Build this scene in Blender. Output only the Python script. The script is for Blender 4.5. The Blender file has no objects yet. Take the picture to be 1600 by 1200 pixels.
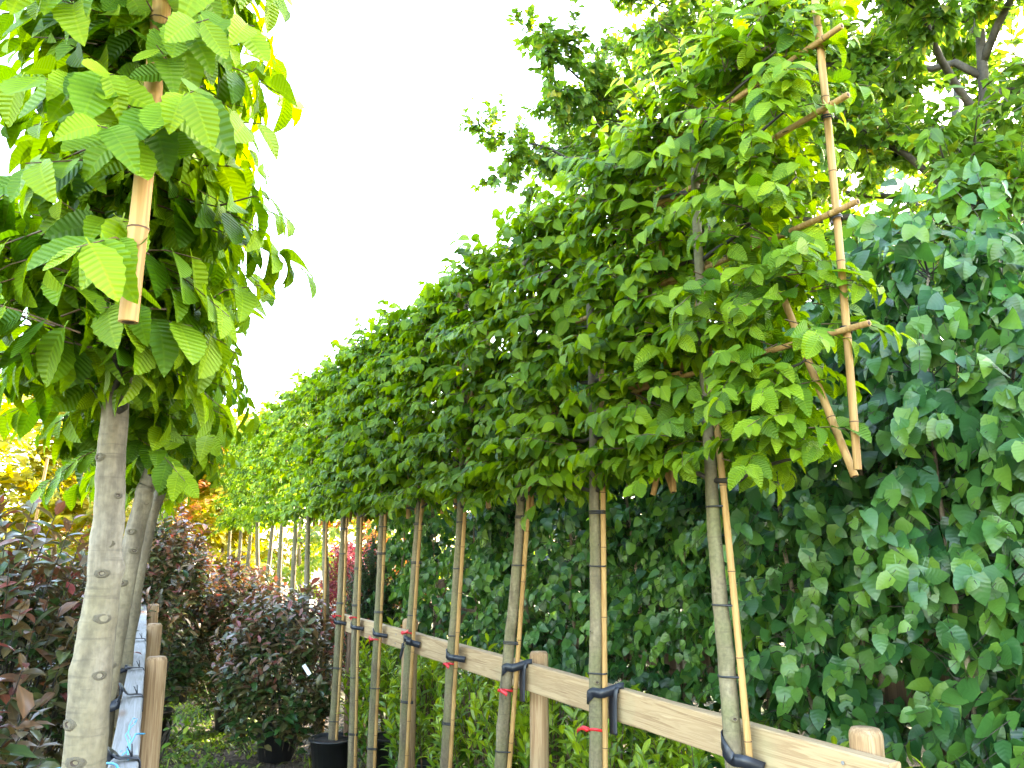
import bpy, math, numpy as np
from mathutils import Vector, Matrix
R_ = math.radians
scene = bpy.context.scene
COL = scene.collection

# ------------------------------------------------------------------ camera
CAM = np.array([0.0, 0.0, 1.62])
cam_d = bpy.data.cameras.new('camera'); cam = bpy.data.objects.new('camera', cam_d); COL.objects.link(cam)
cam.location = CAM; cam.rotation_euler = (R_(90 + 11.4), 0, R_(-27.5))
cam_d.sensor_width = 36; cam_d.lens = 36 * 1250 / 1600; cam_d.clip_start = 0.05; cam_d.clip_end = 2000
scene.camera = cam
# ------------------------------------------------------------------ sky and sun
SUN_AZ, SUN_EL = R_(78), R_(26)            # azimuth clockwise from +Y
world = bpy.data.worlds.new('World'); scene.world = world; world.use_nodes = True
wn = world.node_tree.nodes; wl = world.node_tree.links
sky = wn.new('ShaderNodeTexSky'); sky.sky_type = 'NISHITA'; sky.sun_disc = False
sky.sun_elevation = SUN_EL; sky.sun_rotation = SUN_AZ; sky.altitude = 50
sky.air_density = 1.0; sky.dust_density = 1.2; sky.ozone_density = 0.8
bg = wn['Background']; bg.inputs['Strength'].default_value = 0.15
wl.new(sky.outputs[0], bg.inputs['Color'])
sun_d = bpy.data.lights.new('sun', 'SUN'); sun_d.energy = 2.5; sun_d.angle = R_(0.6); sun_d.color = (1, .93, .8)
sun = bpy.data.objects.new('sun', sun_d); COL.objects.link(sun)
sv = Vector((math.sin(SUN_AZ) * math.cos(SUN_EL), math.cos(SUN_AZ) * math.cos(SUN_EL), math.sin(SUN_EL)))
sun.rotation_euler = sv.to_track_quat('Z', 'Y').to_euler(); sun.location = sv * 40
vs = scene.view_settings
vs.view_transform = 'Standard'; vs.look = 'None'; vs.gamma = 1; vs.use_curve_mapping = False
vs.exposure = 4.4
vs.use_white_balance = True; vs.white_balance_temperature = 7700; vs.white_balance_tint = 10   # camera set for open shade
scene.cycles.max_bounces = 5; scene.cycles.diffuse_bounces = 3; scene.cycles.transmission_bounces = 4
scene.cycles.glossy_bounces = 2; scene.cycles.sample_clamp_indirect = 8

# ------------------------------------------------------------------ node helpers
def new_mat(name):
    m = bpy.data.materials.new(name); m.use_nodes = True
    nt = m.node_tree; nt.nodes.clear()
    out = nt.nodes.new('ShaderNodeOutputMaterial')
    return m, nt, out
def N(nt, t, **kw):
    n = nt.nodes.new(t)
    for k, v in kw.items():
        if k.startswith('i_'):
            key = k[2:]
            n.inputs[int(key) if key.isdigit() else key].default_value = v
        else: setattr(n, k, v)
    return n
def math_(nt, op, a, b=None, clamp=False):
    n = nt.nodes.new('ShaderNodeMath'); n.operation = op; n.use_clamp = clamp
    for i, v in enumerate((a, b)):
        if v is None: continue
        if isinstance(v, (int, float)): n.inputs[i].default_value = v
        else: nt.links.new(v, n.inputs[i])
    return n.outputs[0]
def ramp(nt, fac, stops):
    n = nt.nodes.new('ShaderNodeValToRGB'); e = n.color_ramp.elements
    while len(e) < len(stops): e.new(0.5)
    for el, (p, c) in zip(e, stops): el.position = p; el.color = (*c, 1) if len(c) == 3 else c
    nt.links.new(fac, n.inputs[0]); return n.outputs[0]
def mix(nt, fac, a, b, mode='MIX'):
    n = nt.nodes.new('ShaderNodeMix'); n.data_type = 'RGBA'; n.blend_type = mode; n.clamp_factor = True
    for s, v in ((n.inputs[0], fac), (n.inputs[6], a), (n.inputs[7], b)):
        if isinstance(v, (int, float)): s.default_value = v
        elif isinstance(v, tuple): s.default_value = (*v, 1)
        else: nt.links.new(v, s)
    return n.outputs[2]

def leaf_mat(name, stops, young=None, trans=0.4, tmul=(1.9, 1.6, .55), rough=.42, veins=0, vbump=.5, under=.25, spec=.5, vslope=.5):
    m, nt, out = new_mat(name); L = nt.links.new
    oi = N(nt, 'ShaderNodeObjectInfo'); sep = N(nt, 'ShaderNodeSeparateColor'); L(oi.outputs['Color'], sep.inputs[0])
    a1 = N(nt, 'ShaderNodeAttribute', attribute_name='rnd'); a2 = N(nt, 'ShaderNodeAttribute', attribute_name='age')
    r = math_(nt, 'FRACT', math_(nt, 'ADD', a1.outputs['Fac'], sep.outputs[0]))
    age = math_(nt, 'ADD', a2.outputs['Fac'], sep.outputs[1], True)
    c = ramp(nt, r, stops)
    if young: c = mix(nt, age, c, young)
    uv = N(nt, 'ShaderNodeUVMap', uv_map='uv'); sx = N(nt, 'ShaderNodeSeparateXYZ'); L(uv.outputs[0], sx.inputs[0])
    au = math_(nt, 'ABSOLUTE', math_(nt, 'SUBTRACT', sx.outputs[0], .5))
    nrm = None
    if veins:
        ph = math_(nt, 'MULTIPLY', math_(nt, 'SUBTRACT', sx.outputs[1], math_(nt, 'MULTIPLY', au, vslope)), veins * 6.2832)
        w = math_(nt, 'SINE', ph)
        mid = math_(nt, 'LESS_THAN', au, .018)
        vein = math_(nt, 'POWER', math_(nt, 'MULTIPLY', math_(nt, 'ADD', w, 1), .5), 5)
        both = math_(nt, 'MAXIMUM', math_(nt, 'MULTIPLY', vein, .45), math_(nt, 'MULTIPLY', mid, .8), True)
        cl = mix(nt, 1.0, c, (1.55, 1.35, 1.2), 'MULTIPLY')
        c = mix(nt, math_(nt, 'MULTIPLY', both, min(.7, vbump * 2)), c, cl)
        b = N(nt, 'ShaderNodeBump', i_Strength=vbump, i_Distance=.004); L(w, b.inputs['Height']); nrm = b.outputs[0]
    else:
        mid = math_(nt, 'LESS_THAN', au, .03)
        c = mix(nt, math_(nt, 'MULTIPLY', mid, .5), c, mix(nt, 1.0, c, (1.6, 1.5, 1.3), 'MULTIPLY'))
    geo = N(nt, 'ShaderNodeNewGeometry')
    pale = mix(nt, .5, c, mix(nt, 1.0, c, (1.7, 1.55, 1.6), 'MULTIPLY'))
    cs = mix(nt, math_(nt, 'MULTIPLY', geo.outputs['Backfacing'], under * 2, True), c, pale)
    pb = N(nt, 'ShaderNodeBsdfPrincipled', i_Roughness=rough); L(cs, pb.inputs['Base Color'])
    pb.inputs['Specular IOR Level'].default_value = spec
    tr = N(nt, 'ShaderNodeBsdfTranslucent'); L(mix(nt, 1.0, c, tmul, 'MULTIPLY'), tr.inputs[0])
    if nrm: L(nrm, pb.inputs['Normal']); L(nrm, tr.inputs['Normal'])
    ms = N(nt, 'ShaderNodeMixShader'); ms.inputs[0].default_value = trans
    L(pb.outputs[0], ms.inputs[1]); L(tr.outputs[0], ms.inputs[2]); L(ms.outputs[0], out.inputs[0])
    return m

def bark_mat(name, c1, c2, c3, scale=1.0, bump=.4, moss=None):
    m, nt, out = new_mat(name); L = nt.links.new
    tc = N(nt, 'ShaderNodeTexCoord'); mp = N(nt, 'ShaderNodeMapping'); mp.inputs['Scale'].default_value = (14 * scale, 14 * scale, 2.2 * scale)
    L(tc.outputs['Object'], mp.inputs[0])
    n1 = N(nt, 'ShaderNodeTexNoise', i_Scale=2.0, i_Detail=6.0, i_Roughness=.62); L(mp.outputs[0], n1.inputs[0])
    c = ramp(nt, n1.outputs[0], [(.28, c1), (.5, c2), (.72, c3)])
    n2 = N(nt, 'ShaderNodeTexNoise', i_Scale=5.0 * scale, i_Detail=4.0); L(tc.outputs['Object'], n2.inputs[0])
    if moss: c = mix(nt, ramp(nt, n2.outputs[0], [(.42, (0, 0, 0)), (.62, (.8, .8, .8))]), c, moss)
    n3 = N(nt, 'ShaderNodeTexNoise', i_Scale=90.0 * scale, i_Detail=3.0); L(tc.outputs['Object'], n3.inputs[0])
    c = mix(nt, .35, c, mix(nt, 1.0, c, ramp(nt, n3.outputs[0], [(.35, (.45, .45, .45)), (.65, (1.4, 1.4, 1.4))]), 'MULTIPLY'))
    # horizontal lenticels
    mp2 = N(nt, 'ShaderNodeMapping'); mp2.inputs['Scale'].default_value = (12 * scale, 12 * scale, 120 * scale); L(tc.outputs['Object'], mp2.inputs[0])
    n4 = N(nt, 'ShaderNodeTexNoise', i_Scale=1.0, i_Detail=2.0); L(mp2.outputs[0], n4.inputs[0])
    c = mix(nt, ramp(nt, n4.outputs[0], [(.6, (0, 0, 0)), (.72, (.4, .4, .4))]), c, c1)
    h = math_(nt, 'ADD', n1.outputs[0], math_(nt, 'MULTIPLY', n3.outputs[0], .4))
    b = N(nt, 'ShaderNodeBump', i_Strength=bump, i_Distance=.006); L(h, b.inputs['Height'])
    pb = N(nt, 'ShaderNodeBsdfPrincipled', i_Roughness=.8); L(c, pb.inputs['Base Color']); L(b.outputs[0], pb.inputs['Normal'])
    L(pb.outputs[0], out.inputs[0]); return m

def wood_mat(name, c1, c2, c3, axis='X', grain=1.0, knots=True, stain=(.25, .27, .16), cracks=0.0):
    m, nt, out = new_mat(name); L = nt.links.new
    tc = N(nt, 'ShaderNodeTexCoord'); mp = N(nt, 'ShaderNodeMapping')
    lo, hi = 1.2, 26 * grain
    mp.inputs['Scale'].default_value = {'X': (lo, hi, hi), 'Y': (hi, lo, hi), 'Z': (hi, hi, lo)}[axis]
    oi = N(nt, 'ShaderNodeObjectInfo'); ad = N(nt, 'ShaderNodeVectorMath', operation='ADD')
    L(tc.outputs['Object'], ad.inputs[0])
    cmb = N(nt, 'ShaderNodeCombineXYZ'); rr = math_(nt, 'MULTIPLY', oi.outputs['Random'], 30.0)
    for k in range(3): L(rr, cmb.inputs[k])
    L(cmb.outputs[0], ad.inputs[1]); L(ad.outputs[0], mp.inputs[0])
    n0 = N(nt, 'ShaderNodeTexNoise', i_Scale=1.3, i_Detail=2.0); L(ad.outputs[0], n0.inputs[0])
    n1 = N(nt, 'ShaderNodeTexNoise', i_Scale=1.5, i_Detail=7.0, i_Roughness=.6, i_Distortion=.6); L(mp.outputs[0], n1.inputs[0])
    wv = math_(nt, 'SINE', math_(nt, 'MULTIPLY', math_(nt, 'ADD', n1.outputs[0], math_(nt, 'MULTIPLY', n0.outputs[0], .6)), 38.0))
    f = math_(nt, 'ADD', math_(nt, 'MULTIPLY', wv, .12), n1.outputs[0])
    c = ramp(nt, f, [(.25, c1), (.5, c2), (.75, c3)])
    st = N(nt, 'ShaderNodeTexNoise', i_Scale=3.5, i_Detail=3.0); L(ad.outputs[0], st.inputs[0])
    c = mix(nt, ramp(nt, st.outputs[0], [(.55, (0, 0, 0)), (.75, (.45, .45, .45))]), c, stain)
    h = f
    if knots:
        mk = N(nt, 'ShaderNodeMapping'); mk.inputs['Scale'].default_value = {'X': (1.7, 7, 7), 'Y': (7, 1.7, 7), 'Z': (7, 7, 1.7)}[axis]
        L(ad.outputs[0], mk.inputs[0])
        vo = N(nt, 'ShaderNodeTexVoronoi', i_Scale=1.0); L(mk.outputs[0], vo.inputs[0])
        k = ramp(nt, vo.outputs['Distance'], [(.05, (1, 1, 1)), (.13, (0, 0, 0))])
        c = mix(nt, math_(nt, 'MULTIPLY', k, .75), c, (.13, .06, .03))
    if cracks:
        cr = ramp(nt, n1.outputs[0], [(.27, (1, 1, 1)), (.33, (0, 0, 0))])
        c = mix(nt, math_(nt, 'MULTIPLY', cr, cracks), c, (.06, .035, .02))
    b = N(nt, 'ShaderNodeBump', i_Strength=.35, i_Distance=.003); L(h, b.inputs['Height'])
    pb = N(nt, 'ShaderNodeBsdfPrincipled', i_Roughness=.75); L(c, pb.inputs['Base Color']); L(b.outputs[0], pb.inputs['Normal'])
    L(pb.outputs[0], out.inputs[0]); return m

def plain_mat(name, col, rough=.6, var=.25, scale=20, spec=.5, bump=0.0):
    m, nt, out = new_mat(name); L = nt.links.new
    tc = N(nt, 'ShaderNodeTexCoord'); n = N(nt, 'ShaderNodeTexNoise', i_Scale=float(scale), i_Detail=4.0); L(tc.outputs['Object'], n.inputs[0])
    lo = tuple(x * (1 - var) for x in col); hi = tuple(min(1, x * (1 + var)) for x in col)
    c = ramp(nt, n.outputs[0], [(.3, lo), (.7, hi)])
    pb = N(nt, 'ShaderNodeBsdfPrincipled', i_Roughness=rough); pb.inputs['Specular IOR Level'].default_value = spec
    L(c, pb.inputs['Base Color'])
    if bump:
        b = N(nt, 'ShaderNodeBump', i_Strength=bump, i_Distance=.003); L(n.outputs[0], b.inputs['Height']); L(b.outputs[0], pb.inputs['Normal'])
    L(pb.outputs[0], out.inputs[0]); return m

M = {}
M['hornbeam'] = leaf_mat('hornbeam leaf', [(0, (.026, .09, .006)), (.3, (.06, .16, .006)), (.7, (.115, .235, .007)), (1, (.19, .31, .009))],
                         young=(.22, .33, .012), trans=.42, rough=.5, veins=11, vbump=.36, spec=.32)
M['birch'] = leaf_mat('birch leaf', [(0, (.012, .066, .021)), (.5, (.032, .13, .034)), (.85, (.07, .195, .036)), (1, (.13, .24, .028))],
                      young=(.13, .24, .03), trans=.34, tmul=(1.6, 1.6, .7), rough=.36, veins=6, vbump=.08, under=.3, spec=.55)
M['photinia'] = leaf_mat('photinia leaf', [(0, (.02, .07, .02)), (.4, (.04, .105, .024)), (.7, (.1, .075, .032)), (1, (.07, .12, .024))],
                         young=(.25, .05, .06), trans=.2, tmul=(2.2, 1.2, .8), rough=.3, under=.35, spec=.6)
M['laurel'] = leaf_mat('laurel leaf', [(0, (.025, .1, .018)), (.5, (.06, .17, .016)), (1, (.11, .24, .016))],
                       young=(.33, .43, .015), trans=.34, rough=.34, under=.3, spec=.6)
M['plum'] = leaf_mat('tree leaf', [(0, (.04, .115, .018)), (.5, (.08, .18, .018)), (.92, (.13, .24, .02)), (1, (.3, .26, .02))],
                     young=(.13, .23, .03), trans=.45, tmul=(1.8, 1.6, .6), rough=.5)
M['yellow'] = leaf_mat('golden leaf', [(0, (.16, .2, .006)), (.5, (.26, .26, .007)), (1, (.36, .29, .009))], trans=.45, tmul=(1.4, 1.2, .5), rough=.5)
M['orange'] = leaf_mat('orange leaf', [(0, (.3, .14, .02)), (.5, (.38, .2, .03)), (1, (.33, .1, .05))], trans=.4, tmul=(1.4, 1.1, .6), rough=.5)
M['lime'] = leaf_mat('lime leaf', [(0, (.09, .18, .015)), (.5, (.15, .25, .018)), (1, (.25, .3, .02))], trans=.45, rough=.5)
M['pink'] = leaf_mat('crimson leaf', [(0, (.16, .02, .04)), (.5, (.24, .03, .06)), (1, (.3, .07, .06))], trans=.35, tmul=(1.6, 1, 1), rough=.45)
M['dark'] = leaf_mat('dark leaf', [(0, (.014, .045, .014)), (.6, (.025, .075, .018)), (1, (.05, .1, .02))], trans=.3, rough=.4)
M['needle'] = leaf_mat('bay leaf', [(0, (.02, .06, .015)), (.6, (.035, .09, .016)), (1, (.05, .12, .02))], young=(.17, .25, .02), trans=.3, rough=.4)
M['grass'] = leaf_mat('weed leaf', [(0, (.05, .12, .015)), (.5, (.09, .18, .02)), (1, (.17, .24, .03))], trans=.35, rough=.5)
M['litter'] = leaf_mat('leaf litter', [(0, (.06, .04, .03)), (.5, (.11, .075, .055)), (1, (.19, .15, .12))], trans=.1, tmul=(1, 1, 1), rough=.8)
M['bark'] = bark_mat('hornbeam bark', (.07, .05, .028), (.15, .115, .065), (.24, .195, .12), moss=(.13, .125, .05))
M['bark_old'] = bark_mat('smooth grey bark', (.04, .03, .02), (.125, .1, .068), (.25, .21, .155), scale=.8, bump=.8, moss=(.16, .13, .07))
M['bark_dark'] = bark_mat('dark tree bark', (.03, .024, .018), (.07, .056, .042), (.13, .11, .085), scale=.5, bump=.8)
M['bark_pale'] = bark_mat('pale stem bark', (.13, .08, .05), (.25, .18, .12), (.4, .33, .25), scale=1.2)
M['twig'] = plain_mat('reddish twig', (.1, .055, .03), .6, .4, 40)
M['twig_dark'] = plain_mat('dark twig', (.04, .03, .022), .7, .4, 40)
M['cane'] = wood_mat('bamboo cane', (.25, .125, .035), (.35, .19, .06), (.44, .265, .095), 'Z', .8, False, stain=(.34, .18, .05))
M['hollow'] = plain_mat('cane node and hollow shade', (.07, .035, .02), .9)  # brown of the cane nodes; also paints the shade inside cut ends
M['knot'] = plain_mat('branch scar', (.05, .032, .022), .9, .5, 60)
M['rail'] = wood_mat('sawn softwood rail', (.26, .155, .075), (.37, .24, .125), (.45, .31, .17), 'X', 1.0, True, stain=(.29, .28, .15))
M['rail_grey'] = wood_mat('weathered rail', (.16, .15, .135), (.22, .21, .2), (.28, .275, .265), 'X', 1.2, True, stain=(.2, .18, .14))
M['post'] = wood_mat('round softwood post', (.2, .105, .045), (.33, .195, .095), (.44, .285, .155), 'Z', 1.3, False, stain=(.3, .22, .12), cracks=.9)
M['post_dark'] = wood_mat('dark stained post', (.09, .05, .03), (.16, .09, .05), (.22, .13, .08), 'Z', .9, False, stain=(.12, .08, .05), cracks=.8)
M['rubber'] = plain_mat('black rubber strap', (.012, .014, .02), .42, .2, 30)
M['tie'] = plain_mat('black cable tie', (.012, .012, .014), .45, .2, 30)
M['red'] = plain_mat('red plastic ribbon', (.55, .015, .02), .35, .25, 30)
M['blue'] = plain_mat('blue twine', (.05, .34, .6), .5, .3, 60)
M['pot'] = plain_mat('black plastic pot', (.012, .013, .016), .35, .3, 12)
M['soil'] = plain_mat('potting soil', (.035, .024, .017), .95, .5, 60, bump=.8)
M['white'] = plain_mat('white plastic tag', (.75, .77, .8), .5, .05, 5)

# ------------------------------------------------------------------ mesh helpers
class Acc:
    """collects triangles for ONE mesh object"""
    def __init__(s): s.v = []; s.t = []; s.uv = []; s.r = []; s.a = []; s.m = []; s.n = 0
    def add(s, v, t, uv=None, rnd=None, age=None, mat=0):
        v = np.asarray(v, float); t = np.asarray(t, int); k = len(v)
        s.v.append(v); s.t.append(t + s.n); s.n += k
        s.uv.append(np.zeros((k, 2)) if uv is None else uv)
        s.r.append(np.zeros(k) if rnd is None else np.broadcast_to(rnd, (k,)))
        s.a.append(np.zeros(k) if age is None else np.broadcast_to(age, (k,)))
        s.m.append(np.full(len(t), mat, int))
        return s
    def mesh(s, name, mats, origin=(0, 0, 0), smooth=True):
        v = np.concatenate(s.v) - np.asarray(origin); t = np.concatenate(s.t)
        me = bpy.data.meshes.new(name)
        me.vertices.add(len(v)); me.vertices.foreach_set('co', v.astype(np.float32).ravel())
        me.loops.add(len(t) * 3); me.loops.foreach_set('vertex_index', t.astype(np.int32).ravel())
        me.polygons.add(len(t)); me.polygons.foreach_set('loop_start', np.arange(0, len(t) * 3, 3, dtype=np.int32))
        me.polygons.foreach_set('loop_total', np.full(len(t), 3, np.int32))
        me.polygons.foreach_set('use_smooth', np.full(len(t), smooth, bool))
        me.polygons.foreach_set('material_index', np.concatenate(s.m).astype(np.int32))
        uvl = me.uv_layers.new(name='uv'); uvl.data.foreach_set('uv', np.concatenate(s.uv)[t.ravel()].astype(np.float32).ravel())
        for nm, arr in (('rnd', s.r), ('age', s.a)):
            at = me.attributes.new(nm, 'FLOAT', 'POINT'); at.data.foreach_set('value', np.concatenate(arr).astype(np.float32))
        for m_ in (mats if isinstance(mats, (list, tuple)) else [mats]): me.materials.append(m_)
        me.update(); me.validate()
        return me

def link(name, me, parent=None, loc=(0, 0, 0), kind=None):
    o = bpy.data.objects.new(name, me); COL.objects.link(o); o.location = loc; o.color = (0, 0, 0, 1)
    if parent: o.parent = parent
    if kind: o['kind'] = kind
    return o
def tag(o, label, cat, group=None):
    o['label'] = label; o['category'] = cat
    if group: o['group'] = group
    return o
def thing(name, label, cat, loc, group=None):
    o = bpy.data.objects.new(name, None); COL.objects.link(o); o.location = loc; o.empty_display_size = .1
    return tag(o, label, cat, group)
def part(name, acc, mats, root, kind=None, smooth=True, parent=None):
    """mesh in world coordinates, parented to its thing"""
    org = np.array(root.location)
    return link(name, acc.mesh(name, mats, org, smooth), parent or root, (0, 0, 0), kind)

def unit(a): a = np.asarray(a, float); return a / np.maximum(np.linalg.norm(a, axis=-1, keepdims=True), 1e-9)
def tube(pts, rad, seg=8, cap=True, bump=None):
    P = np.asarray(pts, float); n = len(P); rad = np.broadcast_to(np.asarray(rad, float), (n,))
    T = unit(np.gradient(P, axis=0)); ref = np.array([1, 0, 0.]) if abs(T[0][0]) < .8 else np.array([0, 1., 0])
    A = unit(np.cross(T, ref)); B = np.cross(T, A)
    th = np.arange(seg) / seg * 2 * np.pi
    rr = np.repeat(rad[:, None], seg, 1)
    if bump is not None: rr = rr + bump
    V = P[:, None] + (A[:, None] * np.cos(th)[None, :, None] + B[:, None] * np.sin(th)[None, :, None]) * rr[..., None]
    V = V.reshape(-1, 3); i = np.arange(n - 1)[:, None] * seg; j = np.arange(seg)[None]; k = (j + 1) % seg
    a, b, c, d = (i + j).ravel(), (i + k).ravel(), (i + seg + k).ravel(), (i + seg + j).ravel()
    t = np.concatenate([np.stack([a, b, c], 1), np.stack([a, c, d], 1)])
    if cap:
        V = np.concatenate([V, P[:1], P[-1:]]); m = n * seg; j = np.arange(seg); k = (j + 1) % seg
        t = np.concatenate([t, np.stack([k, j, np.full(seg, m)], 1), np.stack([(n - 1) * seg + j, (n - 1) * seg + k, np.full(seg, m + 1)], 1)])
    return V, t
def box(c, s):
    c = np.array(c, float); s = np.array(s, float) / 2
    v = np.array([[x, y, z] for x in (-1, 1) for y in (-1, 1) for z in (-1, 1)]) * s + c
    q = [(0, 1, 3, 2), (4, 6, 7, 5), (0, 4, 5, 1), (2, 3, 7, 6), (0, 2, 6, 4), (1, 5, 7, 3)]
    return v, [x for a, b, c_, d in q for x in ((a, b, c_), (a, c_, d))]
def smooth_path(pts, n):
    P = np.asarray(pts, float); k = len(P); P2 = np.concatenate([2 * P[:1] - P[1:2], P, 2 * P[-1:] - P[-2:-1]])
    u = np.linspace(0, k - 1 - 1e-6, n); i = u.astype(int); f = (u - i)[:, None]
    p0, p1, p2, p3 = P2[i], P2[i + 1], P2[i + 2], P2[i + 3]
    return .5 * (2 * p1 + (p2 - p0) * f + (2 * p0 - 5 * p1 + 4 * p2 - p3) * f ** 2 + (3 * p1 - p0 - 3 * p2 + p3) * f ** 3)
def ribbon(pts, wdir, width, th=.002, n=40):
    """flat strap: path pts, width direction wdir (one or per point)"""
    P = smooth_path(pts, n); W = np.asarray(wdir, float)
    W = np.broadcast_to(W, P.shape) if W.ndim == 1 else smooth_path(W, n)
    T = unit(np.gradient(P, axis=0)); W = unit(W - (W * T).sum(1, keepdims=True) * T); Nn = np.cross(T, W)
    w = width / 2
    V = np.stack([P - W * w - Nn * th, P + W * w - Nn * th, P + W * w + Nn * th, P - W * w + Nn * th], 1).reshape(-1, 3)
    t = []
    for i in range(n - 1):
        for j in range(4):
            a, b = i * 4 + j, i * 4 + (j + 1) % 4; t += [(a, b, b + 4), (a, b + 4, a + 4)]
    t += [(0, 2, 1), (0, 3, 2)]; e = (n - 1) * 4; t += [(e, e + 1, e + 2), (e, e + 2, e + 3)]
    return V, t

# ------------------------------------------------------------------ leaves
def leaf_tpl(n, aspect, peak=.42, tip=1.0, serr=0.0, fold=.25, curl=.15, sweep=.0, pet=.12, heart=0.0):
    """unit-length leaf: base at the origin, tip along +Y, upper side +Z; returns verts, tris, uv"""
    t = np.linspace(0, 1, n + 1); hw = aspect / 2
    s = np.where(t < peak, np.sin(np.clip(t / peak, 0, 1) * np.pi / 2) ** (.7 - .3 * heart), np.cos(np.clip((t - peak) / (1 - peak), 0, 1) * np.pi / 2) ** tip)
    w = hw * s
    if serr: w = w * (1 + serr * np.where(np.arange(n + 1) % 2 == 0, -1, 1))
    zc = -curl * t ** 2 + .12 * curl * np.sin(t * np.pi)
    V = []; UV = []; tri = []
    for i in range(n + 1):
        V.append((0, t[i], zc[i])); UV.append((.5, t[i]))
    mid = list(range(n + 1)); lft = [0] * (n + 1); rgt = [0] * (n + 1); lft[n] = rgt[n] = n
    for i in range(1, n):
        yy = t[i] + sweep * w[i] - heart * .16 * (i == 1); z = zc[i] + fold * w[i]
        lft[i] = len(V); V.append((-w[i], yy, z)); UV.append((.5 - w[i], yy))
        rgt[i] = len(V); V.append((w[i], yy, z)); UV.append((.5 + w[i], yy))
    for i in range(n):
        for sd, sg in ((lft, 1), (rgt, -1)):
            q = [mid[i], mid[i + 1], sd[i + 1], sd[i]]
            for a, b, c in ((0, 1, 2), (0, 2, 3)):
                f = (q[a], q[b], q[c])
                if len(set(f)) == 3: tri.append(f if sg > 0 else f[::-1])
    if pet:
        k = len(V); V += [(-.012, -pet, .0), (.012, -pet, .0), (.01, .02, .004), (-.01, .02, .004)]; UV += [(.5, 0)] * 4
        tri += [(k, k + 1, k + 2), (k, k + 2, k + 3)]
    return np.array(V), np.array(tri), np.array(UV)
TPL = {
    'hornbeam_hi': [leaf_tpl(12, a, .4, .75, .06, f, c, .12) for f, c, a in ((.3, .1, .6), (.15, .25, .56), (.42, .35, .62), (.25, -.08, .55), (.35, .45, .58))],
    'hornbeam': [leaf_tpl(4, .6, .42, .75, 0, f, c, .1, 0) for f, c in ((.3, .12), (.2, .28), (.4, .3))],
    'hornbeam_mid': [leaf_tpl(7, .58, .42, .75, .04, f, c, .1, 0) for f, c in ((.3, .12), (.2, .28), (.4, .3))],
    'hornbeam_far': [leaf_tpl(3, .62, .4, .7, 0, f, c, .05, 0) for f, c in ((.3, .15), (.2, .3))],
    'birch_hi': [leaf_tpl(9, .78, .28, .8, .04, f, c, -.08, .35, .6) for f, c in ((.2, .12), (.3, .25), (.12, -.1))],
    'birch': [leaf_tpl(4, .8, .28, .8, 0, f, c, -.05, 0, .5) for f, c in ((.2, .15), (.3, .28))],
    'oval_hi': [leaf_tpl(7, .46, .5, .7, 0, f, c, 0, .1) for f, c in ((.3, .15), (.45, .3), (.2, -.05))],
    'oval': [leaf_tpl(3, .5, .5, .7, 0, f, c, 0, 0) for f, c in ((.3, .15), (.4, .3))],
    'laurel_hi': [leaf_tpl(8, .34, .5, .65, 0, f, c, 0, .08) for f, c in ((.3, .15), (.45, .35), (.2, -.05))],
    'laurel': [leaf_tpl(4, .34, .5, .65, 0, f, c, 0, 0) for f, c in ((.3, .2), (.4, .35))],
    'small_hi': [leaf_tpl(5, .55, .45, .7, 0, f, c, 0, .2) for f, c in ((.3, .15), (.2, .3))],
    'small': [leaf_tpl(2, .62, .45, .7, 0, .25, .2, 0, 0)],
    'tiny': [leaf_tpl(2, .6, .5, .7, 0, .25, .2, 0, 0)],
    'blade': [leaf_tpl(3, .09, .3, .6, 0, .3, .5, 0, 0)],
}
class Leaves:
    """pos, tip direction, normal, size, rnd, age of many leaves"""
    def __init__(s): s.p = []; s.d = []; s.n = []; s.s = []; s.r = []; s.a = []; s.sh = {}
    def add(s, p, d, n, sz, r, a): s.p.append(p); s.d.append(d); s.n.append(n); s.s.append(sz); s.r.append(r); s.a.append(a)
    def arrays(s):
        f = lambda x: np.concatenate([np.atleast_2d(y) for y in x]); g = lambda x: np.concatenate([np.atleast_1d(y) for y in x])
        p, d, n = f(s.p), unit(f(s.d)), f(s.n)
        z = unit(n - (n * d).sum(1, keepdims=True) * d); x = np.cross(d, z)
        return p, np.stack([x, d, z], 2), g(s.s), g(s.r), g(s.a)

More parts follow.
